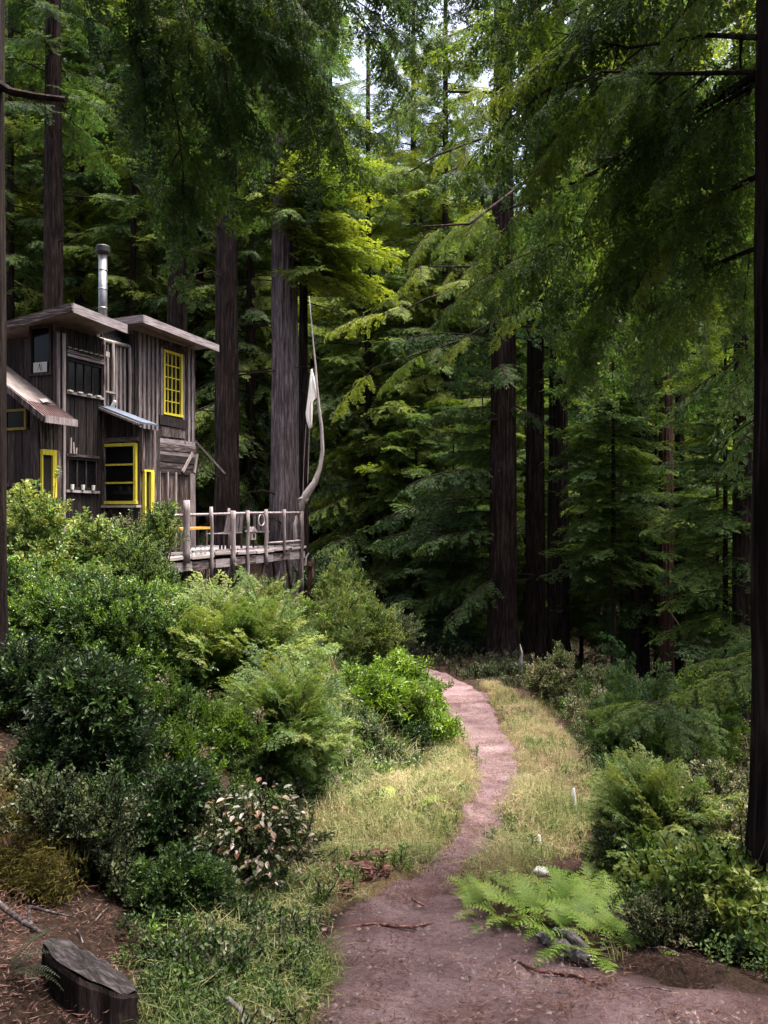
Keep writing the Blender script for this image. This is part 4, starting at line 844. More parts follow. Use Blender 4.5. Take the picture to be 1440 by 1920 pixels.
for k in range(5):
    j = local_thing('white_jar', 2.95 + .17 * k, .72, ['white jar nearest the cabin in a row along the deck edge', 'second white jar of the row along the deck edge', 'middle white jar of five along the deck edge', 'fourth white jar of the row along the deck edge', 'white jar farthest from the cabin along the deck edge'][k], 'jar', 0, 0, 'white jars on the deck edge')
    m = MB(); m.tube([(0, 0, 0), (0, 0, .12), (0, 0, .15), (0, 0, .18)], [.05, .055, .04, .045], 10); m.build('body', M['white'], j); m = MB(); m.tube([(0, 0, .18), (0, 0, .20)], .047, 10); m.build('lid', M['steel'], j)
dr = local_thing('driftwood_figure', 7.6, .85, 'pale twisted driftwood piece at the far deck railing corner', 'driftwood')
m = MB(); m.tube([(0, 0, 0), (.03, 0, .3), (-.04, 0, .55), (.06, 0, .85)], [.05, .06, .05, .02], 8, wob=.2); m.build('stem', PL, dr, smooth=True); m = MB(); m.tube([(-.02, 0, .5), (.12, 0, .62), (.1, 0, .8)], [.04, .03, .01], 7, wob=.2); m.build('fork', PL, dr, smooth=True)
# mast of driftwood, flag
mp_ = [(566, 962), (566, 945), (574, 928), (590, 905), (600, 878), (605, 845), (603, 800), (598, 765), (594, 725), (592, 690), (587, 640), (583, 595), (580, 556)]
Ym = onA(565, 960, WE + .06)[0]; Ym = (Vector((CX, CY, 0)) + U * Ym + NN * (WE + .06)).y
base = P(566, 962, Ym); ms = empty('driftwood_mast', base); tag(ms, 'curved pale driftwood mast rising from the far corner of the deck', 'mast')
m = MB(); m.tube([P(x, y, Ym) - base for x, y in mp_], [.06, .09, .115, .085, .06, .052, .048, .042, .038, .030, .020, .015, .009], 10, wob=.07); m.build('spar', PL, ms, smooth=True)
m = MB(); m.tube([P(576, 940, Ym) - base, P(566, 934, Ym - .05) - base, P(559, 936, Ym - .08) - base], [.09, .06, .02], 8, wob=.15); m.build('root_spur', PL, ms, smooth=True)
fl = empty('flag', P(583, 692, Ym - .03)); tag(fl, 'limp white cloth flag hanging beside the driftwood mast', 'flag')
Lp = [(583, 692), (580, 720), (577, 745), (573, 775), (575, 790), (580, 806), (585, 800)]; Rp = [(585, 692), (592, 718), (596, 745), (588, 750), (586, 775), (585, 792), (585.5, 803)]
m = MB(); NV = 7; b0 = fl.location.copy()
for (xl, yl), (xr, yr) in zip(Lp, Rp):
    for k in range(NV):
        t = k / (NV - 1); q = P(xl + (xr - xl) * t, yl + (yr - yl) * t, Ym - .03 + .035 * math.sin(t * 14)) - b0; m.v.append(tuple(q))
for i in range(len(Lp) - 1):
    for k in range(NV - 1): a_ = i * NV + k; m.f.append((a_, a_ + 1, a_ + NV + 1, a_ + NV)); m.m.append(0)
o = m.build('cloth', M['cloth'], fl, smooth=True); md = o.modifiers.new('thick', 'SOLIDIFY'); md.thickness = .008
for x0, y0, x1, y1 in ((574, 795, 568, 925), (586, 690, 577, 905), (592, 720, 586, 692)):
    m = MB(); m.tube([P(x0, y0, Ym - .03) - b0, P((x0 + x1) / 2 - 1, (y0 + y1) / 2, Ym - .03) - b0, P(x1, y1, Ym - .03) - b0], .007, 4); m.build('rope', PL, fl)
# snag beside the deck post
sn = empty('dead_snag', P(586, 1110, Ym + .2)); tag(sn, 'short forked dead snag beside the deck corner post', 'snag')
m = MB(); b0 = sn.location; m.tube([P(585, 1112, Ym + .2) - b0, P(583, 1075, Ym + .2) - b0, P(582, 1055, Ym + .2) - b0], [.12, .1, .07], 9, wob=.15); m.build('trunk', M['bark_red'], sn)
m = MB(); m.tube([P(572, 1060, Ym) - b0, P(574, 1046, Ym) - b0, P(579, 1037, Ym) - b0], [.035, .028, .018], 7); m.build('limb', PL, sn); m = MB(); m.tube([P(582, 1062, Ym + .1) - b0, P(588, 1048, Ym + .1) - b0], [.06, .05], 7, wob=.15); m.build('limb', M['bark_red'], sn)

# ------------------------------------------------------------------ shrubs and undergrowth
def onground(px, py):
    """where the line of sight through a pixel meets the terrain"""
    Y = 2.6
    while Y < 30:
        q = P(px, py, Y)
        if q.z < H(q.x, q.y): return q
        Y += .02
    return P(px, py, 10)
def bush(name, label, px, py, Y, rx, ry, key, n, tint, size=1.0, cat='shrub', group=None, dy=None, tv=.13, up=.55, lump=.45, stems=10, shell=.25, base=None):
    """leafy mass around a pixel-derived centre: rx, ry in photograph pixels at depth Y"""
    if Y is None: Y = onground(px, py + ry * .75).y
    c = P(px, py, Y); RX, RZ_ = rx * 1.04 * Y / F, ry * 1.02 * Y / F; n = int(n * 1.9) if key not in ('feather', 'near', 'broad') else n; RY = dy or (RX + RZ_) / 2 * .8
    g = H(c.x, c.y) if base is None else base; bl = Vector((c.x, c.y, min(g, c.z)))
    t = empty(name, bl); tag(t, label, cat, group)
    NL = 12; lc = rng.normal(size=(NL, 3)); lc /= np.linalg.norm(lc, axis=1)[:, None]; lc *= rng.uniform(.35, .92, NL)[:, None]; lc[0] = 0; lc[1:, 2] = lc[1:, 2] * .9
    lr = rng.uniform(.2, .48, NL); lr[0] = .5; lt_, ls_ = rng.normal(0, .09, NL), rng.uniform(.75, 1.3, NL)
    w_ = lr ** 2; li = rng.choice(NL, n * 2, p=w_ / w_.sum())
    u = rng.normal(size=(n * 2, 3)); u /= np.linalg.norm(u, axis=1)[:, None]
    rr = (shell + (1 - shell) * rng.uniform(0, 1, len(u)) ** .6)
    k_ = rng.uniform(0, 1, len(u)) < .13; rr[k_] *= rng.uniform(1.1, 1.9, k_.sum())
    p = (lc[li] + u * (rr * lr[li])[:, None]) * np.array([RX, RY, RZ_]) + np.array([c.x, c.y, c.z])
    keep = p[:, 2] > height(p[:, 0], p[:, 1]) - .02; keep[:] &= (np.cumsum(keep) <= n); p = p[keep]; u = u[keep]; li = li[keep]
    if key in ('huckle', 'bay', 'coyote', 'pale') and n > 300:                # a second species grows through it
        q = rng.uniform(0, 1, len(p)) < .16; kk = {'huckle': 'bay', 'bay': 'pale', 'coyote': 'huckle', 'pale': 'coyote'}[key]
        scatter('mixed_foliage', kk, p[q] - np.array(bl), np.stack([rng.uniform(-3, 3, q.sum()), rng.uniform(-1.5, -.3, q.sum()), rng.uniform(-3, 3, q.sum())], 1), size * rng.uniform(.6, 1.5, q.sum()), np.clip(rng.normal(tint, .2, q.sum()), 0, 1), t)
        p, u, li = p[~q], u[~q], li[~q]
    d = u * (1 - up) + np.array([0, 0, up]) + rng.normal(0, .28, u.shape); d /= np.linalg.norm(d, axis=1)[:, None]
    rot = np.stack([rng.uniform(-math.pi, math.pi, len(d)) if key not in ('feather', 'flat', 'mid') else rng.normal(0, .4, len(d)), -np.arcsin(np.clip(d[:, 2], -1, 1)), np.arctan2(d[:, 1], d[:, 0])], 1)
    scatter('foliage', key, p - np.array(bl), rot, size * ls_[li] * rng.uniform(.65, 1.3, len(d)), np.clip(rng.normal(tint, tv, len(d)) + lt_[li], 0, 1), t)
    m = MB()
    for k in range(stems):
        a_ = random.uniform(0, 6.28); e = Vector((math.cos(a_) * RX * random.uniform(.2, .75), math.sin(a_) * RY * random.uniform(.2, .75), (c.z - bl.z) + RZ_ * random.uniform(-.1, .7)))
        s_ = Vector((random.uniform(-.15, .15) * RX, random.uniform(-.1, .1), -.08)); mid = s_.lerp(e, .5) + Vector((random.uniform(-.1, .1), random.uniform(-.1, .1), .1)) * RX
        m.tube([s_, mid, e], [.018, .013, .005], 5)
        e2 = e + (e - mid) * random.uniform(.3, .7) + Vector((random.uniform(-.1, .1), random.uniform(-.1, .1), .1)); m.tube([e, e2], [.005, .002], 4)
        e3 = mid + Vector((random.uniform(-1, 1) * RX, random.uniform(-1, .2) * RY, random.uniform(.2, .9) * RZ_)) * .7; m.tube([mid, mid.lerp(e3, .5) + Vector((0, 0, .04)), e3], [.008, .005, .002], 4)
    if stems: m.build('stems', M['twig'], t)['kind'] = 'stuff'
    return t
BU = [
 ('leafy_shrub', 'yellow-green broad-leaved shrub in front of the lean-to yellow door', 55, 990, 11.5, 85, 85, 'broad', 380, .85, .85),
 ('leafy_shrub', 'low yellow-green broad-leaved shrub under the dark tower windows', 165, 1020, 12.6, 60, 42, 'broad', 170, .85, .8),
 ('leafy_shrub', 'small light shrub with pale stems before the yellow bay window', 240, 1015, 14.3, 60, 42, 'pale', 240, .5, 1.0),
 ('leafy_shrub', 'wispy grey-green shrub at the near end of the deck railing', 300, 1020, 14.0, 36, 62, 'coyote', 170, .62, 1.0),
 ('huckleberry_bush', 'dark huckleberry bush on the bank under the yellow-green shrub', 80, 1150, 9.6, 120, 95, 'huckle', 850, .55, .9),
 ('huckleberry_bush', 'large glossy huckleberry bush in the middle of the bank', 255, 1215, 9.2, 185, 150, 'huckle', 1900, .58, .95),
 ('huckleberry_bush', 'dark glossy bush with lit leaf tips low on the bank, above the reddish shrub', 340, 1405, None, 130, 105, 'bay', 900, .72, .75),
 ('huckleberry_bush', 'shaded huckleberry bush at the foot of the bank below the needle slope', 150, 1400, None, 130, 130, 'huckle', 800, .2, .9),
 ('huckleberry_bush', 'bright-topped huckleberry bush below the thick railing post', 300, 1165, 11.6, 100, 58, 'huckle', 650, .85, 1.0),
 ('feathery_redwood_sprouts', 'feathery light green redwood sprouts spilling down right of the big bush', 440, 1285, 9.6, 92, 128, 'feather', 640, .78, .8),
 ('feathery_redwood_sprouts', 'feathery redwood sprouts hanging lowest towards the grass edge', 525, 1420, 8.4, 62, 120, 'feather', 460, .7, .75),
 ('coyote_brush', 'tall airy grey-green shrub right of the deck corner post', 660, 1180, 15.5, 98, 145, 'coyote', 1300, .85, 1.1),
 ('coyote_brush', 'slim shrub top with stray shoots rising above the airy grey-green shrub', 638, 1110, 16.2, 40, 80, 'coyote', 260, .8, 1.0),
 ('leafy_shrub', 'yellow-green broad-leaved foliage filling the bank edge below the lean-to', 95, 1085, 11.0, 110, 55, 'broad', 380, .72, .85),
 ('coyote_brush', 'grey-green wispy growth at the foot of the bay window', 240, 1075, 12.6, 90, 45, 'coyote', 420, .6, 1.0),
 ('coyote_brush', 'hazy olive shrub between the props of the deck and the tall airy shrub', 560, 1220, 15.5, 80, 66, 'coyote', 700, .75, 1.1),
 ('coyote_brush', 'grey-green shrub on the shaded side of the tall airy shrub', 720, 1215, 16.5, 60, 70, 'pale', 360, .42, 1.1),
 ('bay_bush', 'bright glossy green bush standing against the path bend', 768, 1345, 13.0, 70, 92, 'bay', 900, .98, 1.0),
 ('bay_bush', 'glossy green bush left of the bright bush, above the dead fern', 650, 1320, 12.6, 95, 62, 'bay', 700, .85, .95),
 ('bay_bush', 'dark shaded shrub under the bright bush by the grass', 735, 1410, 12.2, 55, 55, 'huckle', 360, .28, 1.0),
 ('pale_shrub', 'brownish pale shrub behind the dry sword fern', 650, 1400, 10.8, 55, 45, 'pale', 260, .38, .9),
 ('pale_shrub', 'small white-flecked shrub beside the ferns at the grass edge', 720, 1455, 10.8, 50, 40, 'pale', 230, .5, .9),
 ('pale_shrub', 'pale-leaved shrub silhouetted before the three black trunks', 1050, 1290, None, 55, 52, 'pale', 420, .72, 1.15),
 ('pale_shrub', 'pale-leaved shrub right of the one before the black trunks', 1150, 1310, None, 65, 50, 'pale', 420, .62, 1.1),
 ('pale_shrub', 'mid-green shrub edging the dry grass opposite the bright bush', 1120, 1360, None, 75, 48, 'pale', 480, .72, 1.1),
 ('pale_shrub', 'whitish sparse shrub against the right-edge trunk at half its height', 1365, 1430, None, 75, 70, 'pale', 420, .78, .9),
 ('leafy_shrub', 'yellowish broad-leaved shrub at the foot of the right-edge trunk', 1350, 1700, None, 105, 105, 'broad', 480, .9, .55),
 ('leafy_shrub', 'pale leafy shrub half way up the slope beside the right-edge trunk', 1350, 1590, None, 105, 95, 'pale', 680, .82, .75),
 ('huckleberry_bush', 'dark shrub mass below the drooping right bough', 1285, 1360, 12, 105, 80, 'huckle', 760, .7, 1.1),
 ('huckleberry_bush', 'dark green shrub deep in shade at right, under the pale sparse shrub', 1390, 1540, None, 70, 80, 'pale', 420, .65, .9),
 ('redwood_sapling_clump', 'fresh green redwood saplings left of the pale leafy shrub', 1235, 1585, None, 60, 85, 'feather', 300, .85, .5),
 ('redwood_sapling_clump', 'low ferny green saplings touching the dry grass edge', 1185, 1515, None, 42, 40, 'feather', 150, .85, .5),
 ('pale_shrub', 'light leafy shrub in front of the dark mass under the low mossy bough', 1290, 1480, None, 85, 70, 'pale', 420, .78, .8),
 ('leafy_shrub', 'yellow-flecked shrub between the saplings and the foot of the right-edge trunk', 1270, 1665, None, 75, 75, 'broad', 320, .85, .5),
 ('redwood_sapling_clump', 'blue-green drooping redwood foliage above the saplings', 1215, 1435, 11.5, 75, 55, 'near', 140, .4, .8),
 ('twiggy_shrub', 'brown twiggy shrub between bracken and saplings', 1165, 1610, None, 50, 50, 'pale', 200, .45, .8),
 ('leafy_shrub', 'low dim shrub at the edge of the dirt on the right', 1235, 1735, None, 60, 36, 'pale', 200, .6, .5),
 ('leafy_shrub', 'sparse dim shrub over the moss at the foot of the bank', 130, 1560, None, 110, 90, 'pale', 380, .3, .75),
 ('leafy_shrub', 'dark tangle of small leaves between moss and reddish shrub', 255, 1550, None, 95, 85, 'huckle', 480, .25, .75),
 ('leafy_shrub', 'dim leafy shrub at the far left on the needle slope', 30, 1290, None, 90, 70, 'huckle', 300, .15, .8),
 ('leafy_shrub', 'loose small-leaved shrub just above the ground cover', 330, 1685, None, 75, 45, 'huckle', 260, .4, .65),
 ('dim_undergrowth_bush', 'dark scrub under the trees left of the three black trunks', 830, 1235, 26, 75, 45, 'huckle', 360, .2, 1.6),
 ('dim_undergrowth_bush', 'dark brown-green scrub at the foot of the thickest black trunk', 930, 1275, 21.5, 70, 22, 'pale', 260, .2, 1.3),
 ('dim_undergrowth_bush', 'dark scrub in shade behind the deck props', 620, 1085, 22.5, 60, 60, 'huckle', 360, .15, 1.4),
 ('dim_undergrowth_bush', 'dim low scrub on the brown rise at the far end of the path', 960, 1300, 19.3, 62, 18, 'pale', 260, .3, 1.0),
 ('grey_shrub', 'small pale shrub hanging over the end of the deck props', 480, 1130, 18, 60, 30, 'pale', 260, .6, 1.1),
]
for b_ in BU:
    nm, lab, px, py, Y, rx, ry, key, n, t_, sz = b_
    bush(nm, lab, px, py, Y, rx, ry, key, n, t_, sz)
# low bough of a redwood over the right bank
rb = empty('edge_redwood', (6.2, 10.5, H(6.2, 10.5))); tag(rb, 'redwood outside the right edge with one low mossy bough over the shrubs', 'tree'); trunk_mesh(18, .2, .08, rb, M['bark'])
sprays_along(rb, rb.location.copy(), [([Vector((6.2, 10.5, -1.3)), P(1425, 1250, 10), P(1350, 1290, 10), P(1280, 1312, 10), P(1215, 1318, 9.8)], .035)], 'near', 20, .85, .5, .15, 80)

# reddish salal: every larger leaf its own part
lm_ = bpy.data.meshes.new('leaf'); L_ = .075
lv = [(0, 0, 0), (L_ * .3, L_ * .28, .006), (L_ * .65, L_ * .24, .004), (L_, 0, -.008), (L_ * .65, -L_ * .24, .004), (L_ * .3, -L_ * .28, .006), (L_ * .5, 0, -.004)]
lm_.from_pydata(lv, [], [(0, 6, 1), (1, 6, 2), (2, 6, 3), (3, 6, 4), (4, 6, 5), (5, 6, 0)])
def obj_leaf_mat():
    m, n, l, b = mat_new('salal_single'); oi = n.new('ShaderNodeObjectInfo')
    r = ramp(n, [(0, (.05, .07, .03)), (.25, (.10, .11, .05)), (.45, (.17, .065, .03)), (.6, (.19, .15, .12)), (.8, (.24, .20, .18)), (1, (.08, .075, .04))]); l.new(oi.outputs['Random'], r.inputs[0]); l.new(r.outputs[0], b.inputs['Base Color']); b.inputs['Roughness'].default_value = .42; return m
lm_.materials.append(obj_leaf_mat())
sal = bush('salal_shrub', 'shrub with reddish and whitish leaves at the foot of the bank by the path', 478, 1585, 5.25, 80, 80, 'pale', 200, .5, .75, stems=9)
cS = P(480, 1580, 5.2); k = 0; cnt = 0
while cnt < 295:
    u = Vector((random.gauss(0, 1), random.gauss(-.7, .9), random.gauss(.3, 1))).normalized(); p = cS + Vector((u.x * .33, u.y * .30, u.z * .34)) * random.uniform(.8, 1.2)
    if p.z < H(p.x, p.y): continue
    o = bpy.data.objects.new('leaf', lm_); COL.objects.link(o); o.parent = sal; o.location = p - sal.location; s_ = random.uniform(.38, .85); o.scale = (s_, s_, s_)
    o.rotation_euler = (random.gauss(0, .35), random.uniform(-.5, .7), math.atan2(u.y, u.x) + random.uniform(-.7, .7)); cnt += 1

# ferns: each frond a part
def frond_mesh(name, L, npin, pl, pw, curve, mat, seed, tri=True):
    r = random.Random(seed); V, Fc = [], []; p = Vector((0, 0, 0)); a = curve[0]
    for i in range(npin):
        t = (i + 1) / npin; a = curve[0] + (curve[1] - curve[0]) * t; d = Vector((math.cos(a), 0, math.sin(a))); q = p + d * (L / npin)
        b = len(V); V += [p + Vector((0, .004, 0)), p - Vector((0, .004, 0)), q]; Fc.append((b, b + 1, b + 2)); p = q
        if t < .12: continue
        w = pl * (math.sin(math.pi * min(1, .18 + t * .82)) if not tri else (1.05 - t)) * r.uniform(.85, 1.1)
        for s in (1, -1):
            ld = (Vector((0, s, 0)) + d * .45 + Vector((0, 0, r.uniform(-.25, .05)))).normalized(); sd_ = ld.cross(Vector((-d.z, 0, d.x))).normalized()
            if tri and w > .06:                                    # bracken: each pinna is itself toothed
                m_ = max(3, int(w / .022)); e = p
                for j in range(m_):
                    e2 = p + ld * w * (j + 1) / m_; ww = w * .3 * (1 - j / m_)
                    for s2 in (1, -1): leaflet(V, Fc, e2 - ld * w / m_ * .5, (sd_ * s2 + ld * .5).normalized(), ld, ww, .016, .1)
                leaflet(V, Fc, p, ld, sd_, w, .012, .1)
            else: leaflet(V, Fc, p, ld, sd_, w, pw, .15)
    me = bpy.data.meshes.new(name); me.from_pydata([tuple(v) for v in V], [], Fc); me.materials.append(mat); return me
def obj_mat(name, cols, rough=.5, trans=.3):
    m, n, l, b = mat_new(name); oi = n.new('ShaderNodeObjectInfo'); out = n['Material Output']; g = n.new('ShaderNodeNewGeometry')
    ad = n.new('ShaderNodeMath'); ad.operation = 'MULTIPLY_ADD'; ad.inputs[1].default_value = .3; l.new(g.outputs['Random Per Island'], ad.inputs[0]); l.new(oi.outputs['Random'], ad.inputs[2])
    r = ramp(n, [(i / (len(cols) - 1), c) for i, c in enumerate(cols)]); l.new(ad.outputs[0], r.inputs[0]); l.new(r.outputs[0], b.inputs['Base Color']); b.inputs['Roughness'].default_value = rough
    tr = n.new('ShaderNodeBsdfTranslucent'); l.new(r.outputs[0], tr.inputs['Color']); mx = n.new('ShaderNodeMixShader'); mx.inputs[0].default_value = trans; l.new(b.outputs[0], mx.inputs[1]); l.new(tr.outputs[0], mx.inputs[2]); l.new(mx.outputs[0], out.inputs['Surface']); return m
M['bracken'] = obj_mat('bracken', [(.09, .17, .02), (.14, .25, .025), (.20, .31, .04), (.25, .34, .06)])
M['sword'] = obj_mat('sword_fern', [(.03, .05, .015), (.06, .085, .03), (.10, .10, .045), (.12, .075, .045)])
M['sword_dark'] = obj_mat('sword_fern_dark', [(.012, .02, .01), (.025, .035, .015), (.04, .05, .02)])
BRK = [frond_mesh('frond', .55, 12, .20, .02, (1.05, -.45), M['bracken'], 1 + k) for k in range(4)]
SWD = [frond_mesh('frond', .6, 26, .055, .011, (1.15, -.3), M['sword'], 11 + k, tri=False) for k in range(2)]
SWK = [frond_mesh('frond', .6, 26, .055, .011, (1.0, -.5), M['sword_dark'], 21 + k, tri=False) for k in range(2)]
def fern(name, label, px, py, Y, n, meshes, size=1.0, group=None, spread=.04, az=None):
    c = onground(px, py + 25); Y = c.y; zg = H(c.x, c.y); t = empty(name, (c.x, c.y, zg)); tag(t, label, 'fern', group)
    if name == 'bracken_fern': n = int(n * 1.6); spread = .16
    for k in range(n):
        o = bpy.data.objects.new('frond', random.choice(meshes)); COL.objects.link(o); o.parent = t
        a_ = 2.4 * k + random.uniform(-.4, .4) if az is None else R(az) + random.uniform(-1.2, 1.2)
        s_0 = .62 if name == 'bracken_fern' else 1
        size_ = size * s_0
        o.location = (spread * math.cos(a_), spread * math.sin(a_), -.02); s_ = size_ * random.uniform(.75, 1.2); o.scale = (s_, s_, s_); o.rotation_euler = (random.gauss(0, .15), random.uniform(-.3, .35), a_)
    return t
for px, py, Y, n, sz, lab in ((925, 1690, 5.7, 8, .75, 'bracken fern nearest the path edge in the bright patch'), (985, 1690, 5.8, 9, .9, 'bright bracken fern in the middle of the patch by the path'), (1045, 1700, 5.8, 9, .9, 'bright bracken fern at the side of the patch towards the saplings'),
        (945, 1682, 5.4, 8, .7, 'low bracken fern overhanging the dirt at the patch front'), (1120, 1722, 5.3, 9, .8, 'bracken fern uphill of the far end of the weathered grey log'), (1100, 1740, 5.5, 9, .85, 'bracken fern beside the end of the weathered grey log'), (1075, 1670, 6.2, 8, .8, 'bracken fern behind the bright patch under the white stone'),
        (1130, 1690, 5.9, 8, .8, 'bracken fern between twiggy shrub and grey log'), (1150, 1700, 6, 8, .9, 'bracken fern reaching furthest towards the right-edge trunk'), (1075, 1695, 6, 9, .95, 'bracken fern in the heart of the patch behind the grey log'), (1120, 1650, 6, 8, .9, 'bracken fern at the back of the patch near the tan grass'), (930, 1655, 6, 8, .7, 'small bracken fern at the back of the patch towards the path'), (1010, 1660, 6.3, 7, .8, 'bracken fern growing right by the white stone'), (1165, 1745, 5.0, 8, .75, 'bracken fern lowest on the right, past the log end')):
    fern('bracken_fern', lab, px, py, Y, n, BRK, sz, 'bracken ferns right of the path', .06)
for px, py, Y, n, sz, lab in ((700, 1490, 10.0, 8, 1.0, 'light bracken fern left of the path at the dry grass edge'), (745, 1500, 10.2, 8, 1.05, 'light bracken fern reaching furthest towards the path on the left'), (690, 1440, 10.6, 7, 1.1, 'bracken fern leaning out beside the dry sword fern'), (780, 1510, 9.6, 6, .8, 'small bracken fern in the grass left of the path')):
    fern('bracken_fern', lab, px, py, Y, n, BRK, sz, 'bracken ferns left of the path', .06)
fern('sword_fern', 'dry brownish sword fern above the grass left of the path', 640, 1440, 9.4, 22, SWD, 1.15)
fern('sword_fern', 'second dry sword fern with drooping brown fronds lower down', 655, 1490, 9.2, 16, SWD, .9)
fern('sword_fern', 'dark sword fern beside the cut stump', -5, 1800, 3.6, 9, SWK, .42, az=5)
# ------------------------------------------------------------------ grass, ground cover, litter
def ground_scatter(name, key, n, xr, yr, dens, size, tintf, par=None, up=True, dz=0.0):
    X = rng.uniform(*xr, n * 4); Y = yr[0] + (yr[1] - yr[0]) * rng.uniform(0, 1, n * 4) ** 1.35; k = rng.uniform(0, 1, n * 4) < dens(X, Y); X, Y = X[k][:n], Y[k][:n]
    Z = height(X, Y) + dz; z0 = np.zeros(len(X))
    rot = np.stack([rng.normal(0, .12, len(X)), rng.normal(0, .12, len(X)) - (0 if up else math.pi / 2 * .75), rng.uniform(-3.14, 3.14, len(X))], 1)
    o = scatter(name, key, np.stack([X, Y, Z], 1), rot, size * rng.uniform(.6, 1.3, len(X)), np.clip(tintf(X, Y) + rng.normal(0, .1, len(X)), 0, 1)); return o
def grass_tint(X, Y): return .27 + .44 * np.clip((Y - 7) / 4, 0, 1) + (vnoise(X, Y, .9, 21) - .5) * .5 + (vnoise(X, Y, 3.7, 61) - .5) * .5 + .12 * (X > np.interp(Y, pY, pR))
ground_scatter('grass', 'grass', 5200, (-1.2, 3.6), (4.8, 20), lambda X, Y: meadow(X, Y) * ((np.hypot(X - onground(680, 1645).x, (Y - onground(680, 1645).y + .15) * .8) > .36) & (np.hypot(X - onground(630, 1680).x, (Y - onground(630, 1680).y + .1) * .8) > .26)) * (1 - on_path(X - .06, Y)) * (1 - on_path(X + .06, Y)) * np.clip(vnoise(X, Y, 2.3, 22) * 1.5 - .15 + (vnoise(X, Y, 7, 73) - .5) * .9, .05, 1) , 1.0, grass_tint)
ground_scatter('tall_grass', 'stalk', 3400, (-1.3, 3.8), (4.8, 18), lambda X, Y: meadow(X, Y) * (1 - on_path(X - .1, Y)) * (1 - on_path(X + .1, Y)) * (np.hypot(X - onground(680, 1645).x, Y - onground(680, 1645).y) > .5) * (.15 + .85 * (vnoise(X, Y, 2.0, 71) > .5)), 1.0, lambda X, Y: .42 + (vnoise(X, Y, 1.3, 72) - .5) * .7)
ground_scatter('meadow_weeds', 'cover', 900, (-1.2, 3.6), (4.8, 19), lambda X, Y: meadow(X, Y) * (vnoise(X, Y, 1.5, 85) > .55), 1.2, lambda X, Y: .6 + (vnoise(X, Y, 2, 86) - .5) * .5, up=False)
ground_scatter('meadow_litter', 'litter', 1500, (-1.2, 3.6), (4.8, 19), lambda X, Y: meadow(X, Y), 1.5, lambda X, Y: .6 + 0 * X, dz=.05)
def rimd(X, Y):
    l = np.interp(Y, pY, pL); r = np.interp(Y, pY, pR); d = np.minimum(np.abs(X - l), np.abs(X - r)); return np.exp(-(d / .07) ** 2) * (vnoise(X, Y, 2.6, 81) > .42) * (Y < 18) * ((Y > 5) + .25)
ground_scatter('path_edge_grass', 'grass', 900, (-1.0, 2.8), (3.6, 18), rimd, .75, lambda X, Y: .5 + (vnoise(X, Y, 2, 82) - .5) * .6)
ground_scatter('path_litter', 'litter', 2200, (-.6, 2.6), (3.2, 18), lambda X, Y: on_path(X, Y) * (.12 + .88 * (vnoise(X, Y, 2.2, 83) > .6)) * (Y > 5), 1.0, lambda X, Y: .45 + (vnoise(X, Y, 2, 84) - .5) * .5)
LG1, LG2 = onground(680, 1645), onground(630, 1680)
def bankd(X, Y):
    return bankd0(X, Y) * (np.hypot(X - LG2.x, Y - LG2.y + .1) > .34) * (np.hypot(X - LG1.x, Y - LG1.y + .1) > .4)
def bankd0(X, Y):
    d = np.interp(Y, eY, eX) - X; return np.clip((d + .95 + (vnoise(X, Y, 3.0, 74) - .5) * .9) / .4, 0, 1) * np.clip((8.5 - Y) / 2, 0, 1) * (1 - on_path(X, Y)) * (vnoise(X, Y, 1.6, 23) > .12) * np.clip((X + 1.05 + (Y - 3.3) * .5) / .3, 0, 1)
ground_scatter('ground_cover', 'cover', 4200, (-3.4, .1), (2.9, 8.5), lambda X, Y: bankd(X, Y) * (Y < 5.9 + .4 * (X < -.9)) * (np.hypot(X - onground(630, 1680).x, Y - onground(630, 1680).y) > .3) * (.12 + .88 * (vnoise(X, Y, 4.5, 44) > .5)), .85, lambda X, Y: .26 + .3 * np.clip((X + 1.4) / 1.2, 0, 1) + (vnoise(X, Y, 1.1, 24) - .5) * .5, up=False)
def rightd(X, Y):
    e = X - np.interp(Y, [3, 4.2, 5, 7, 9, 12], [2.2, 1.5, 1.1, 1.6, 2.2, 2.8]); return np.clip(e / .4, 0, 1) * (1 - on_path(X, Y)) * (vnoise(X, Y, 1.6, 26) > .3)
ground_scatter('ground_cover', 'cover', 2600, (.9, 5.5), (3.9, 12), rightd, 1.1, lambda X, Y: .45 + (vnoise(X, Y, 1.1, 24) - .5) * .4, up=False)
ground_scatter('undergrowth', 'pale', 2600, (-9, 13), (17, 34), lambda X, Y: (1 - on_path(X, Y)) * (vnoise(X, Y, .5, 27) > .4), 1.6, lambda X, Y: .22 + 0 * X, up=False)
def slope_grass(X, Y):
    d = np.interp(Y, eY, eX) - X; return ((d > -.1) & (d < 3.6)).astype(float) * (vnoise(X, Y, 1.4, 95) > .3)
ground_scatter('slope_grass', 'stalk', 2400, (-4.5, 1), (9, 22), slope_grass, 1.2, lambda X, Y: .42 + (vnoise(X, Y, 1.1, 96) - .5) * .6)
ground_scatter('slope_grass', 'cover', 2000, (-4.5, 1), (9, 22), slope_grass, 1.7, lambda X, Y: .55 + (vnoise(X, Y, 1.1, 97) - .5) * .6, up=False)
def tie(X, Y):
    d = np.interp(Y, eY, eX) - X; return ((d > .15) * (vnoise(X, Y, 1.1, 51) > .3) * (X > -.62 * Y) * (X < -.15 * Y + 1.6)).astype(float)
ground_scatter('bank_undergrowth', 'huckle', 2600, (-8, 1), (4.6, 16), lambda X, Y: tie(X, Y) * np.clip((Y - 5.4) / 1.5, .0, 1), 1.25, lambda X, Y: .45 + (vnoise(X, Y, .8, 52) - .5) * .7, up=False, dz=.02)
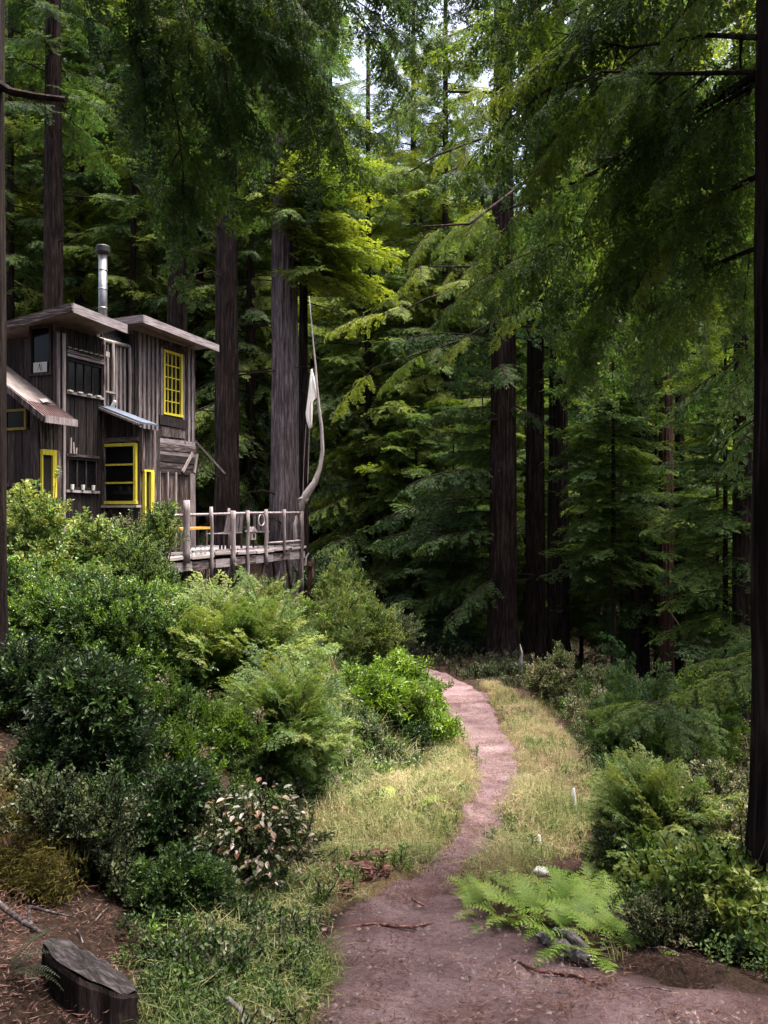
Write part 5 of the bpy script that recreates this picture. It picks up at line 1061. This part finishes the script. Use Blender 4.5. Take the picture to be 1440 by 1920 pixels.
ground_scatter('bank_undergrowth', 'pale', 1500, (-6, 1), (4.6, 16), tie, 1.1, lambda X, Y: .42 + (vnoise(X, Y, .8, 53) - .5) * .6, up=False, dz=.02)
ground_scatter('slope_undergrowth', 'pale', 2600, (1.4, 9), (5, 20), lambda X, Y: (X > np.interp(Y, rY, rX) + .1) * (vnoise(X, Y, 1.2, 54) > .3), 1.35, lambda X, Y: .55 + (vnoise(X, Y, .8, 55) - .5) * .5, up=False, dz=.03)
ground_scatter('slope_undergrowth', 'huckle', 2200, (1.4, 9), (5, 20), lambda X, Y: (X > np.interp(Y, rY, rX) + .1) * (vnoise(X, Y, 1.2, 56) > .35), 1.5, lambda X, Y: .5 + (vnoise(X, Y, .8, 57) - .5) * .5, up=False, dz=.05)
lowd = lambda X, Y: bankd(X, Y) * (Y < 6) * (vnoise(X, Y, 3.3, 91) > .45)
ground_scatter('low_weeds', 'pale', 420, (-2.4, -.1), (2.9, 6), lowd, .8, lambda X, Y: .35 + (vnoise(X, Y, 2, 92) - .5) * .6, up=False)
ground_scatter('low_weeds', 'huckle', 320, (-2.4, -.1), (2.9, 6), lowd, .8, lambda X, Y: .45 + (vnoise(X, Y, 2, 93) - .5) * .6, up=False)
ground_scatter('low_weeds', 'grass', 700, (-2.0, -.1), (2.9, 6), lambda X, Y: bankd(X, Y) * np.clip((X + 1.3) / .8, 0, 1), .85, lambda X, Y: .22 + (vnoise(X, Y, 2, 94) - .5) * .5)
def litd(X, Y): return (.25 + .75 * (vnoise(X, Y, 3, 28) > .45)) * (1 - .55 * on_path(X, Y) * (Y > 4.3))
ground_scatter('needle_litter', 'litter', 6500, (-3.5, 3.2), (2.8, 9), litd, 1.0, lambda X, Y: .5 + (vnoise(X, Y, 2, 29) - .5) * .4)
def slope_lit(X, Y): return ((X < -1.9) * (vnoise(X, Y, 1.2, 31) > .25)).astype(float)
ground_scatter('needle_litter', 'litter', 3500, (-5.5, -1.9), (3.2, 9), slope_lit, 1.6, lambda X, Y: .42 + 0 * X)
# ------------------------------------------------------------------ stump, logs, sticks, stones
st_c = P(168, 1812, 3.35); zs = st_c.z; zg = -2.22
stp = empty('tree_stump', (st_c.x, st_c.y, zg)); tag(stp, 'sawn grey tree stump with a slanting top in the lower left corner', 'stump')
m = MB(); NR = 30; top = []; wn = [1 + .04 * math.sin(k * .63) + .03 * math.sin(k * 1.9 + 1) + random.uniform(-.025, .025) for k in range(NR)]
def stz(x, y=0): return (zs - zg) - .62 * x - .40 * y
for q, (f_, r_) in enumerate(((-.02, 1.12), (.35, 1.03), (.7, 1.0), (.93, 1.02), (1, .98))):
    for k in range(NR):
        a_ = 2 * math.pi * k / NR; x = .188 * wn[k] * r_ * math.cos(a_) * (1 + random.uniform(-.03, .03)); y = .165 * wn[k] * r_ * math.sin(a_)
        m.v.append((x, y, f_ * stz(x, y) if f_ > 0 else -.2))
for q in range(4):
    for k in range(NR): k2 = (k + 1) % NR; m.f.append((q * NR + k, q * NR + k2, (q + 1) * NR + k2, (q + 1) * NR + k)); m.m.append(0)
m.build('bark', M['bark_grey'] if False else M['bark'], stp)
m = MB(); rings = (1, .8, .55, .25)
for f_ in rings:
    for k in range(NR): a_ = 2 * math.pi * k / NR; x, y = .184 * wn[k] * f_ * math.cos(a_), .1617 * wn[k] * f_ * math.sin(a_); m.v.append((x, y, stz(x, y) + .004 + random.uniform(-.011, .009)))
m.v.append((0, 0, stz(0)))
for q in range(3):
    for k in range(NR): k2 = (k + 1) % NR; m.f.append((q * NR + k, q * NR + k2, (q + 1) * NR + k2, (q + 1) * NR + k)); m.m.append(0)
for k in range(NR): m.f.append((3 * NR + k, 3 * NR + (k + 1) % NR, 4 * NR)); m.m.append(0)
m.build('cut_top', M['stump_top'], stp)
def stick(label, pts, rad, mat, name='fallen_branch', cat='branch', knots=0, group=None, wob=.1, raw=False):
    W_ = [Vector(q) for q in pts]; b0 = W_[0].copy(); t = empty(name, b0); tag(t, label, cat, group)
    m = MB(); m.tube([q - b0 for q in W_], rad, 9, wob=wob); m.build('stem', mat, t, smooth=True)
    for k in range(knots):
        i = random.randrange(1, len(W_)); q = W_[i] - b0; m = MB(); e = Vector((random.uniform(-1, 1), random.uniform(-1, 1), random.uniform(.2, 1))).normalized() * rad[i] * 3; m.tube([q, q + e * .6, q + e], [rad[i] * .6, rad[i] * .4, rad[i] * .2], 6); m.build('twig', mat, t)
    return t
stick('long pale branch lying down to the back of the stump', [P(-30, 1665, 3.9), P(10, 1705, 3.75), P(45, 1730, 3.6), P(84, 1752, 3.5)], [.011, .013, .012, .007], M['wood_mid'], knots=3)
stick('thin pale branch lying level behind the stump', [P(55, 1700, 4), P(95, 1710, 4), P(140, 1720, 3.95)], [.009, .007, .004], M['wood_mid'], knots=1)
stick('short upright twig joining the long branch behind the stump', [P(62, 1745, 3.6), P(54, 1722, 3.7), P(55, 1700, 3.8)], [.012, .01, .008], M['wood_mid'])
stick('short grey branch on the dark soil under the moss', [P(15, 1632, 4.6), P(40, 1645, 4.5), P(58, 1656, 4.45)], [.014, .012, .008], M['wood_grey'])
stick('pale stick at the very bottom by the ground cover', [P(425, 1870, 3.5), P(450, 1893, 3.4), P(470, 1930, 3.3)], [.011, .01, .007], M['wood_grey'])
stick('brown rotten branch piece standing out of the ground cover', [P(312, 1655, 5), P(330, 1680, 4.95), P(342, 1702, 4.9)], [.035, .04, .03], M['redlog'])
stick('forked pale dead twig above the brown branch piece', [P(255, 1612, 5.3), P(280, 1625, 5.25), P(290, 1645, 5.2)], [.009, .008, .004], M['wood_grey'], knots=2)
def lump_log(label, px0, py0, px1, py1, r, mat, name='log_chunk', group=None, n=7, seedv=0, lift=.8):
    a_, b_ = onground(px0, py0), onground(px1, py1); t = empty(name, (a_ + b_) / 2); tag(t, label, 'log', group); c = t.location
    pts = [a_.lerp(b_, i / (n - 1)) + Vector((random.uniform(-.15, .15), random.uniform(-.15, .15), random.uniform(-.1, .15))) * r + Vector((0, 0, r * lift)) - c for i in range(n)]
    m = MB(); m.tube(pts, [r * random.uniform(.75, 1.15) * (.75 if i in (0, n - 1) else 1) for i in range(n)], 8, wob=.26); m.build('wood', mat, t); 
    for k in range(6):
        i = random.randrange(0, n - 2); q = Vector((random.uniform(-.5, .5), -.7, .6)).normalized() * r * .8; m = MB(); m.bar(pts[i] + q, pts[i + 2] + q, r * .35, r * .25); m.build('splinter', mat, t)
    return t
G1 = 'reddish log chunks beside the path'
lump_log('reddish log chunk lying longest in the pile beside the path', 632, 1642, 703, 1650, .07, M['redlog'], group=G1)
lump_log('reddish log lying across the top of the pile beside the path', 662, 1634, 722, 1622, .045, M['redlog'], group=G1, lift=2.2)
lump_log('short reddish chunk at the path end of the pile', 700, 1640, 731, 1642, .05, M['redlog'], group=G1)
lump_log('round reddish chunk at the back of the pile', 662, 1625, 680, 1622, .06, M['redlog'], group=G1, n=4)
lump_log('small reddish chunk at the back right of the pile', 692, 1626, 712, 1624, .045, M['redlog'], group=G1, n=4)
lump_log('dark reddish log lying alone in the grass below the pile', 600, 1662, 660, 1686, .066, M['redlog'], group=G1)
G2 = 'weathered grey driftlike log at the dirt edge'
lg = lump_log('weathered grey log with hollows at the right edge of the dirt', 1012, 1766, 1106, 1812, .038, M['greylog'], name='weathered_log', n=9)
a_ = onground(1030, 1775); m = MB(); c = lg.location; m.tube([onground(1040, 1768) - c + Vector((0, 0, .07)), onground(1070, 1780) - c + Vector((0, 0, .08)), onground(1100, 1798) - c + Vector((0, 0, .05))], [.018, .028, .018], 9, wob=.12); m.build('wood_ridge', M['greylog'], lg)
q = onground(1055, 1806); m = MB(); m.tube([q - c, q - c + Vector((-.005, -.01, .05))], [.006, .009], 7); m.build('pale_stub', M['wood_pale'], lg)
for px, y0, y1, lab in ((1076, 1478, 1527, 'white weathered stake standing in the dry grass'), (1011, 1566, 1602, 'short whitish stake half hidden in grass nearer the path')):
    q = onground(px, y1); t = empty('marker_stake', q); tag(t, lab, 'stake', 'white stakes right of the path'); h_ = (y1 - y0) * q.y / F; m = MB(); m.tube([(0, 0, -.05), (.004, 0, h_ * .4), (-.004, 0, h_ * .75), (0, 0, h_)], [.026, .024, .022, .012], 8, wob=.12); m.build('post', M['white'], t)
def rock(label, px, py, r, mat, name='stone'):
    q = onground(px, py); t = empty(name, q); tag(t, label, 'stone'); m = MB(); n1, n2 = 8, 12
    for i in range(n1 + 1):
        for k in range(n2): th = math.pi * i / n1; ph = 2 * math.pi * k / n2; rr = r * (1 + .18 * math.sin(3 * ph + i) + random.uniform(-.08, .08)); m.v.append((rr * 1.35 * math.sin(th) * math.cos(ph), rr * math.sin(th) * math.sin(ph), rr * .8 * math.cos(th) + r * .5))
    for i in range(n1):
        for k in range(n2): k2 = (k + 1) % n2; m.f.append((i * n2 + k, (i + 1) * n2 + k, (i + 1) * n2 + k2, i * n2 + k2)); m.m.append(0)
    m.build('surface', mat, t, smooth=True)
rock('white rounded stone showing above the bright bracken', 1014, 1640, .042, M['white'])
rock('dark stone just behind the white rounded stone', 1003, 1622, .06, M['black_metal'])
stick('small dark stick lying on the dirt by the narrowing path', [onground(773, 1690) + Vector((0, 0, .012)), onground(785, 1697) + Vector((0, 0, .015)), onground(797, 1702) + Vector((0, 0, .01))], [.008, .009, .005], M['redlog'], name='twig', cat='stick')
stick('pale broken branch poking from the bank above the sword fern', [P(588, 1332, 11), P(612, 1340, 10.9), P(638, 1356, 10.8)], [.03, .035, .02], M['wood_grey'], knots=2)
sk = P(977, 1262, 20.5); stick('thin pale dead stem standing beside the thickest black trunk', [Vector((sk.x, 20.5, H(sk.x, 20.5))), P(976, 1240, 20.5), P(979, 1225, 20.5), P(975, 1208, 20.5)], [.03, .04, .03, .008], M['wood_pale'], name='dead_sapling', wob=.3)
sk = P(1278, 1235, 25); stick('curved pale bare sapling before the reddish trunk', [Vector((sk.x - .6, 25, H(sk.x, 25))), P(1262, 1225, 25), P(1276, 1175, 25), P(1275, 1140, 25), P(1262, 1120, 25)], [.03, .028, .022, .016, .008], M['wood_grey'], name='bare_sapling', cat='sapling')
SRC['pebble'] = []
for k_ in range(3):
    V_, F_ = [], []
    for j in range(4):
        r_ = random.uniform(.006, .017); c_ = Vector((random.gauss(0, .12), random.gauss(0, .12), r_ * .3)); b_ = len(V_)
        V_ += [c_ + Vector(d_) * r_ * random.uniform(.7, 1.2) for d_ in ((1, 0, 0), (.3, .9, 0), (-.8, .5, 0), (-.7, -.6, 0), (.4, -.9, 0), (0, 0, .7))]
        F_ += [(b_ + i_, b_ + (i_ + 1) % 5, b_ + 5) for i_ in range(5)]
    SRC['pebble'].append(src('pebbles', V_, F_, [plain_mat('pebble', (.16, .12, .115), .9)], [0] * len(F_)))
ground_scatter('path_pebbles', 'pebble', 420, (-.5, 2.8), (3.2, 16), lambda X, Y: on_path(X, Y) * (vnoise(X, Y, 2, 98) > .35), 1.0, lambda X, Y: .5 + 0 * X, dz=.004)
for j, (pts_, lab) in enumerate((([(640, 1742), (700, 1733), (770, 1740), (815, 1731)], 'thin root crossing the dirt before the log pile'), ([(960, 1800), (1010, 1822), (1080, 1830), (1130, 1850)], 'thin root curving over the dirt below the weathered grey log'))):
    stick(lab, [onground(*q) + Vector((0, 0, .004)) for q in pts_], [.007, .010, .009, .004], M['redlog'], name='surface_root', cat='root')
for j in range(26):                                     # dead twigs strewn on the ground
    q = onground(random.uniform(20, 620) if j < 16 else random.uniform(1120, 1400), random.uniform(1680, 1900)); a_ = random.uniform(0, 6.28); L_ = random.uniform(.08, .25)
    d_ = Vector((math.cos(a_), math.sin(a_), 0)) * L_
    if j == 0: tw = empty('fallen_twigs', (0, 0, 0)); tag(tw, kind='stuff'); mt_ = MB()
    e_ = q + d_; e_.z = H(e_.x, e_.y) + .015; mt_.tube([q + Vector((0, 0, .012)), (q + e_) / 2 + Vector((0, 0, random.uniform(.01, .035))), e_], [.004, .0045, .002], 5)
mt_.build('twigs', M['wood_mid'], tw)['kind'] = 'stuff'
# mossy roots at the foot of the left bank
mr = empty('mossy_root', P(60, 1560, 4.6)); tag(mr, 'olive moss hanging over dark roots at the left foot of the bank', 'root')
b0 = mr.location.copy(); mp, mrot = [], []
for k in range(5):
    pts = [P(-40 + 28 * k + random.uniform(-8, 8), 1470 + 18 * k, 4.9), P(0 + 24 * k, 1530 + 16 * k, 4.65), P(20 + 22 * k, 1600 + 12 * k, 4.5), P(30 + 20 * k, 1660, 4.4)]
    m = MB(); rad = [.07, .085, .07, .04]; m.tube([q - b0 for q in pts], rad, 9, wob=.2); m.build('root', M['bark_red'], mr)
    for j in range(70):
        i = random.randrange(3); q = pts[i].lerp(pts[i + 1], random.random()) - b0; a_ = random.uniform(0, 6.28); mp.append(q + Vector((math.cos(a_) * .07, -abs(math.sin(a_)) * .075, random.uniform(-.02, .04)))); mrot.append((random.uniform(.4, 1.9), random.uniform(-.5, .5), random.uniform(-.6, .6)))
scatter('moss', 'moss', np.array(mp), np.array(mrot), rng.uniform(.6, 1.3, len(mp)), rng.uniform(.3, .9, len(mp)), mr)
